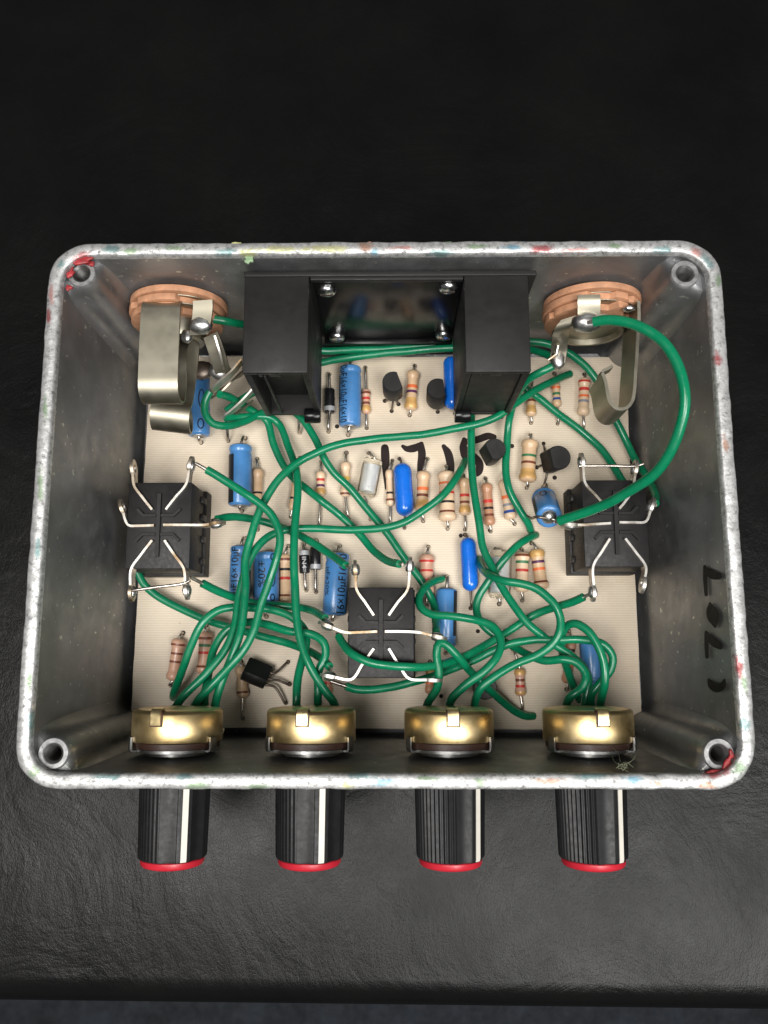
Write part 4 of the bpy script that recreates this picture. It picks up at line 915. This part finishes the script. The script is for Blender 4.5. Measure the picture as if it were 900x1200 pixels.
wire('green wire emerging below the left switch and ending at the middle switch lower lug', [(161, 670, 13), (168, 683, 12.5), (184, 697, 11.5), (217, 715, 11.5), (246, 727.5, 12), (301, 744.5, 13), (340, 755, 14), (366, 765, 16), (380, 774, 19), (386, 781, 21.5)], .82, (0, 1.6))
wire('green wire from the bare board corner arching over to the second brass control', [(203, 817, 8.0), (204, 812, 11), (213, 787, 15), (224, 756, 17), (237, 729, 18), (254, 715.5, 17.5), (272, 711.5, 17), (292, 712, 16.5), (320, 715, 17), (341, 723, 17.5), (357, 738, 17.5), (359, 752, 18), (354, 773, 19), (349, 797, 20), (348, 826, 20.5), (348, 848, 17)], .82)
wire('green wire hooping from the corner brass control to the second one', [(240, 830, 18), (240, 820, 20), (245, 787, 18.5), (252, 758, 17.5), (268, 737, 17), (290, 730, 17.5), (313, 733, 18.5), (341, 740, 19.5), (364, 742.5, 20), (379, 753, 20.5), (381, 768, 20.5), (373, 788, 20.5), (372, 818, 20.5), (372, 845, 17)], .82)
wire('green wire from the left jack passing under others to the middle switch upper lug', [(257, 462, 21.5), (268, 465, 19), (280, 472, 16), (298, 483, 13), (313, 494, 12), (321, 520, 12), (333, 547, 12.3), (345, 561, 12.8), (361, 573, 13.8), (379, 588, 14.5), (400, 605, 12.8), (420, 624, 12.6), (438, 644, 14), (455, 657, 18), (468, 661, 22)], .82, (0, 1.4))
wire('long straight green wire running down to the second brass control', [(264, 490, 16.8), (278, 489, 15), (298, 488, 13.5), (316, 489, 12.5), (327, 497, 12), (338, 523, 13), (346, 549, 16.5), (348.5, 575, 18), (346.5, 605, 19), (345, 640, 20.5), (345, 675, 21), (346, 710, 21.5), (352, 748, 22), (364, 782, 22.5), (379, 808, 22), (390, 822, 21), (394, 842, 17)], .82)
wire('green wire looping round the left jack tags then down to the middle switch side lug', [(246, 459, 22.5), (240.5, 470, 22), (240.5, 485, 20.5), (249, 497, 19), (266, 500, 17.5), (285, 495, 15), (308, 484, 13), (335, 479, 12.5), (352, 489, 12.5), (368, 513, 13), (379, 536, 13.5), (391, 554, 13), (412, 574, 12.5), (433, 599, 12.2), (453, 624, 12.2), (474, 654, 12.2), (496, 683, 11.5), (508, 707, 11.5), (511, 728, 15), (511, 742, 20)], .82)
wire('green wire crossing the middle switch to the right switch lower lug', [(397, 746, 21), (403, 756, 23), (413, 766, 25), (434, 777, 26), (470, 782, 26), (506, 780, 23.5), (541, 771, 19), (577, 751, 16), (600, 737, 15), (624, 722, 15.5), (651, 711.5, 18), (672, 705, 21), (684, 699.5, 22.5)], .82, (1.0, 1.6))
wire('green wire from the middle switch lower lug to a loop by the last brass control', [(405, 804, 20), (416, 807.5, 19.2), (435, 808, 18.5), (470, 803, 18), (506, 794, 18), (530, 784, 17), (555, 773, 16.5), (580, 760.5, 17), (600, 753, 18), (625, 749.5, 18.5), (655, 749.5, 19.5), (687, 750, 20.5), (708, 755.5, 20.5), (718, 769, 20), (716, 785, 19.5), (704, 801, 19), (694, 815, 18.5), (693, 832, 17)], .8, (3.4, 0))
wire('green wire rising from the third brass control and ending on the bare board', [(497, 838, 18), (503, 822, 21), (512, 808, 22.5), (514, 787, 23.5), (512, 766, 23.5), (515, 754.5, 23.5), (523, 757, 23), (537, 771, 22), (553, 790, 18.5), (569, 805, 17.6), (586, 820, 14), (604, 833, 10.5), (617, 839, 9.2), (625, 839, 8.0)], .82)
wire('green wire from the third brass control curling over the pale blue capacitor', [(527, 838, 18), (528, 820, 21.5), (546, 802, 23), (569, 785, 23.5), (584, 767, 23), (587, 750, 22), (578, 734, 21), (559, 727, 20), (530, 723, 19), (505, 720.5, 17.5), (492, 711, 16.5), (490, 701, 16), (496, 689, 14.5), (507, 681, 12), (518, 678, 9.5)], .82)
wire('green wire from the third brass control looping up to the bright blue capacitor', [(555, 838, 18), (557, 821, 21), (562, 808, 22), (577, 794.5, 22.5), (606, 776.5, 22), (630, 766.5, 22), (646, 755, 22.5), (655, 741, 23), (656.5, 725, 23), (651, 710, 23), (642, 700, 22.5), (630, 690.5, 22), (612, 684.5, 21.5), (590, 681, 20.5), (574, 674, 18), (565, 665, 14), (562, 655, 9.5)], .82)
wire('green wire from the right battery bracket diagonally down to the last brass control', [(552, 470, 13), (552, 493, 13), (552, 517, 13), (553, 548, 13.5), (556, 580, 14), (561, 613, 14.5), (566, 640, 15), (577, 664, 15.8), (590, 690, 17), (606, 715, 18), (618, 731, 18.5), (634, 744, 18.8), (650, 756, 18), (669, 768, 17.5), (683, 781, 17.5), (690, 797, 17.5), (687, 815, 17.5), (684, 832, 17)], .82)
wire('green wire from beside the gold-ended resistor snaking to the last brass control', [(628, 627, 8.4), (624, 628.5, 10), (611, 636, 12.5), (594, 652, 13.5), (582, 667, 13), (571, 683, 12.5), (562, 697, 12), (558.5, 710, 12), (561, 724, 12.5), (570, 737, 13), (585, 749, 13.5), (603, 759, 14.5), (621, 768.5, 17), (639, 774, 19), (660, 772, 20.5), (676, 776.5, 21), (687, 790, 21.5), (683, 805, 21.5), (668, 818, 21), (662, 834, 17)], .82)
wire('green wire looping tall above the last brass control and down behind', [(703, 838, 18), (704, 821, 22), (708, 800, 24), (707, 777, 24.5), (700, 755, 24.5), (689, 738, 24), (676, 730.5, 23), (665, 734, 21), (659, 746, 18.5), (660, 769, 14.5), (668, 792, 12), (676, 812, 10), (679, 820, 8.0)], .82)
wire('green wire crossing bare board diagonally to the right switch upper lugs', [(598, 436, 12), (614, 454, 12.5), (632, 467, 12), (654, 485, 11), (680, 504, 10.5), (704, 526, 11), (720, 547, 12.5), (729, 563, 14), (735, 575, 15)], .82)

# lint caught at the last control
def lint():
    c = at(735, 884, 44); t = thing('lint_fluff', 'tiny tuft of greenish lint and hairs caught beside the last brass control', 'lint', c)
    rnd = random.Random(9)
    for path in ([(715, 880, 38), (718, 888, 42), (722, 894, 45), (730, 897, 46.5)], [(718, 876, 38), (724, 882, 41), (727, 892, 45)], [(744, 872, 39), (745, 884, 43), (738, 893, 46), (728, 896, 46.6)], [(742, 899, 47), (733, 893, 46), (722, 900, 47)]):
        MB().tube(smooth_path([at(*p) for p in path], .4), .06, 5).build('hair', 'lint', t, 60)
    g = MB()
    for k in range(13):
        p = at(729 + rnd.gauss(0, 4), 897 + rnd.gauss(0, 1.5), 46.6 + rnd.random() * .8); q = p + Vector((rnd.gauss(0, .8), rnd.gauss(0, .5), rnd.gauss(0, .3))); m = (p + q) / 2 + Vector((rnd.gauss(0, .4), rnd.gauss(0, .4), .2))
        g.tube(smooth_path([p, m, q], .25), .035, 4)
    o = g.build('fluff', 'lint', t, 60); o['kind'] = 'stuff'
lint()

# ================================================================== dark discs painting the shade in drilled holes (too small to pick apart)
g = MB()
rnd = random.Random(11)
extra = [(366, 618), (540, 628), (574, 622), (640, 700), (650, 560), (395, 500), (517, 816), (588, 489), (560, 740)]
for h in HOLES + [at(x, y, BZ) for x, y in extra]:
    n = 10; z = BZ + .02 + rnd.random() * .008; r = .42 + rnd.random() * .1
    g.add([Vector((h.x, h.y + .05, z)) + Vector((math.cos(2 * math.pi * k / n) * r, math.sin(2 * math.pi * k / n) * r, 0)) for k in range(n)], [list(range(n))])
o = g.build('drill_hole_shade', 'hole', BOARD, 0); o['kind'] = 'stuff'
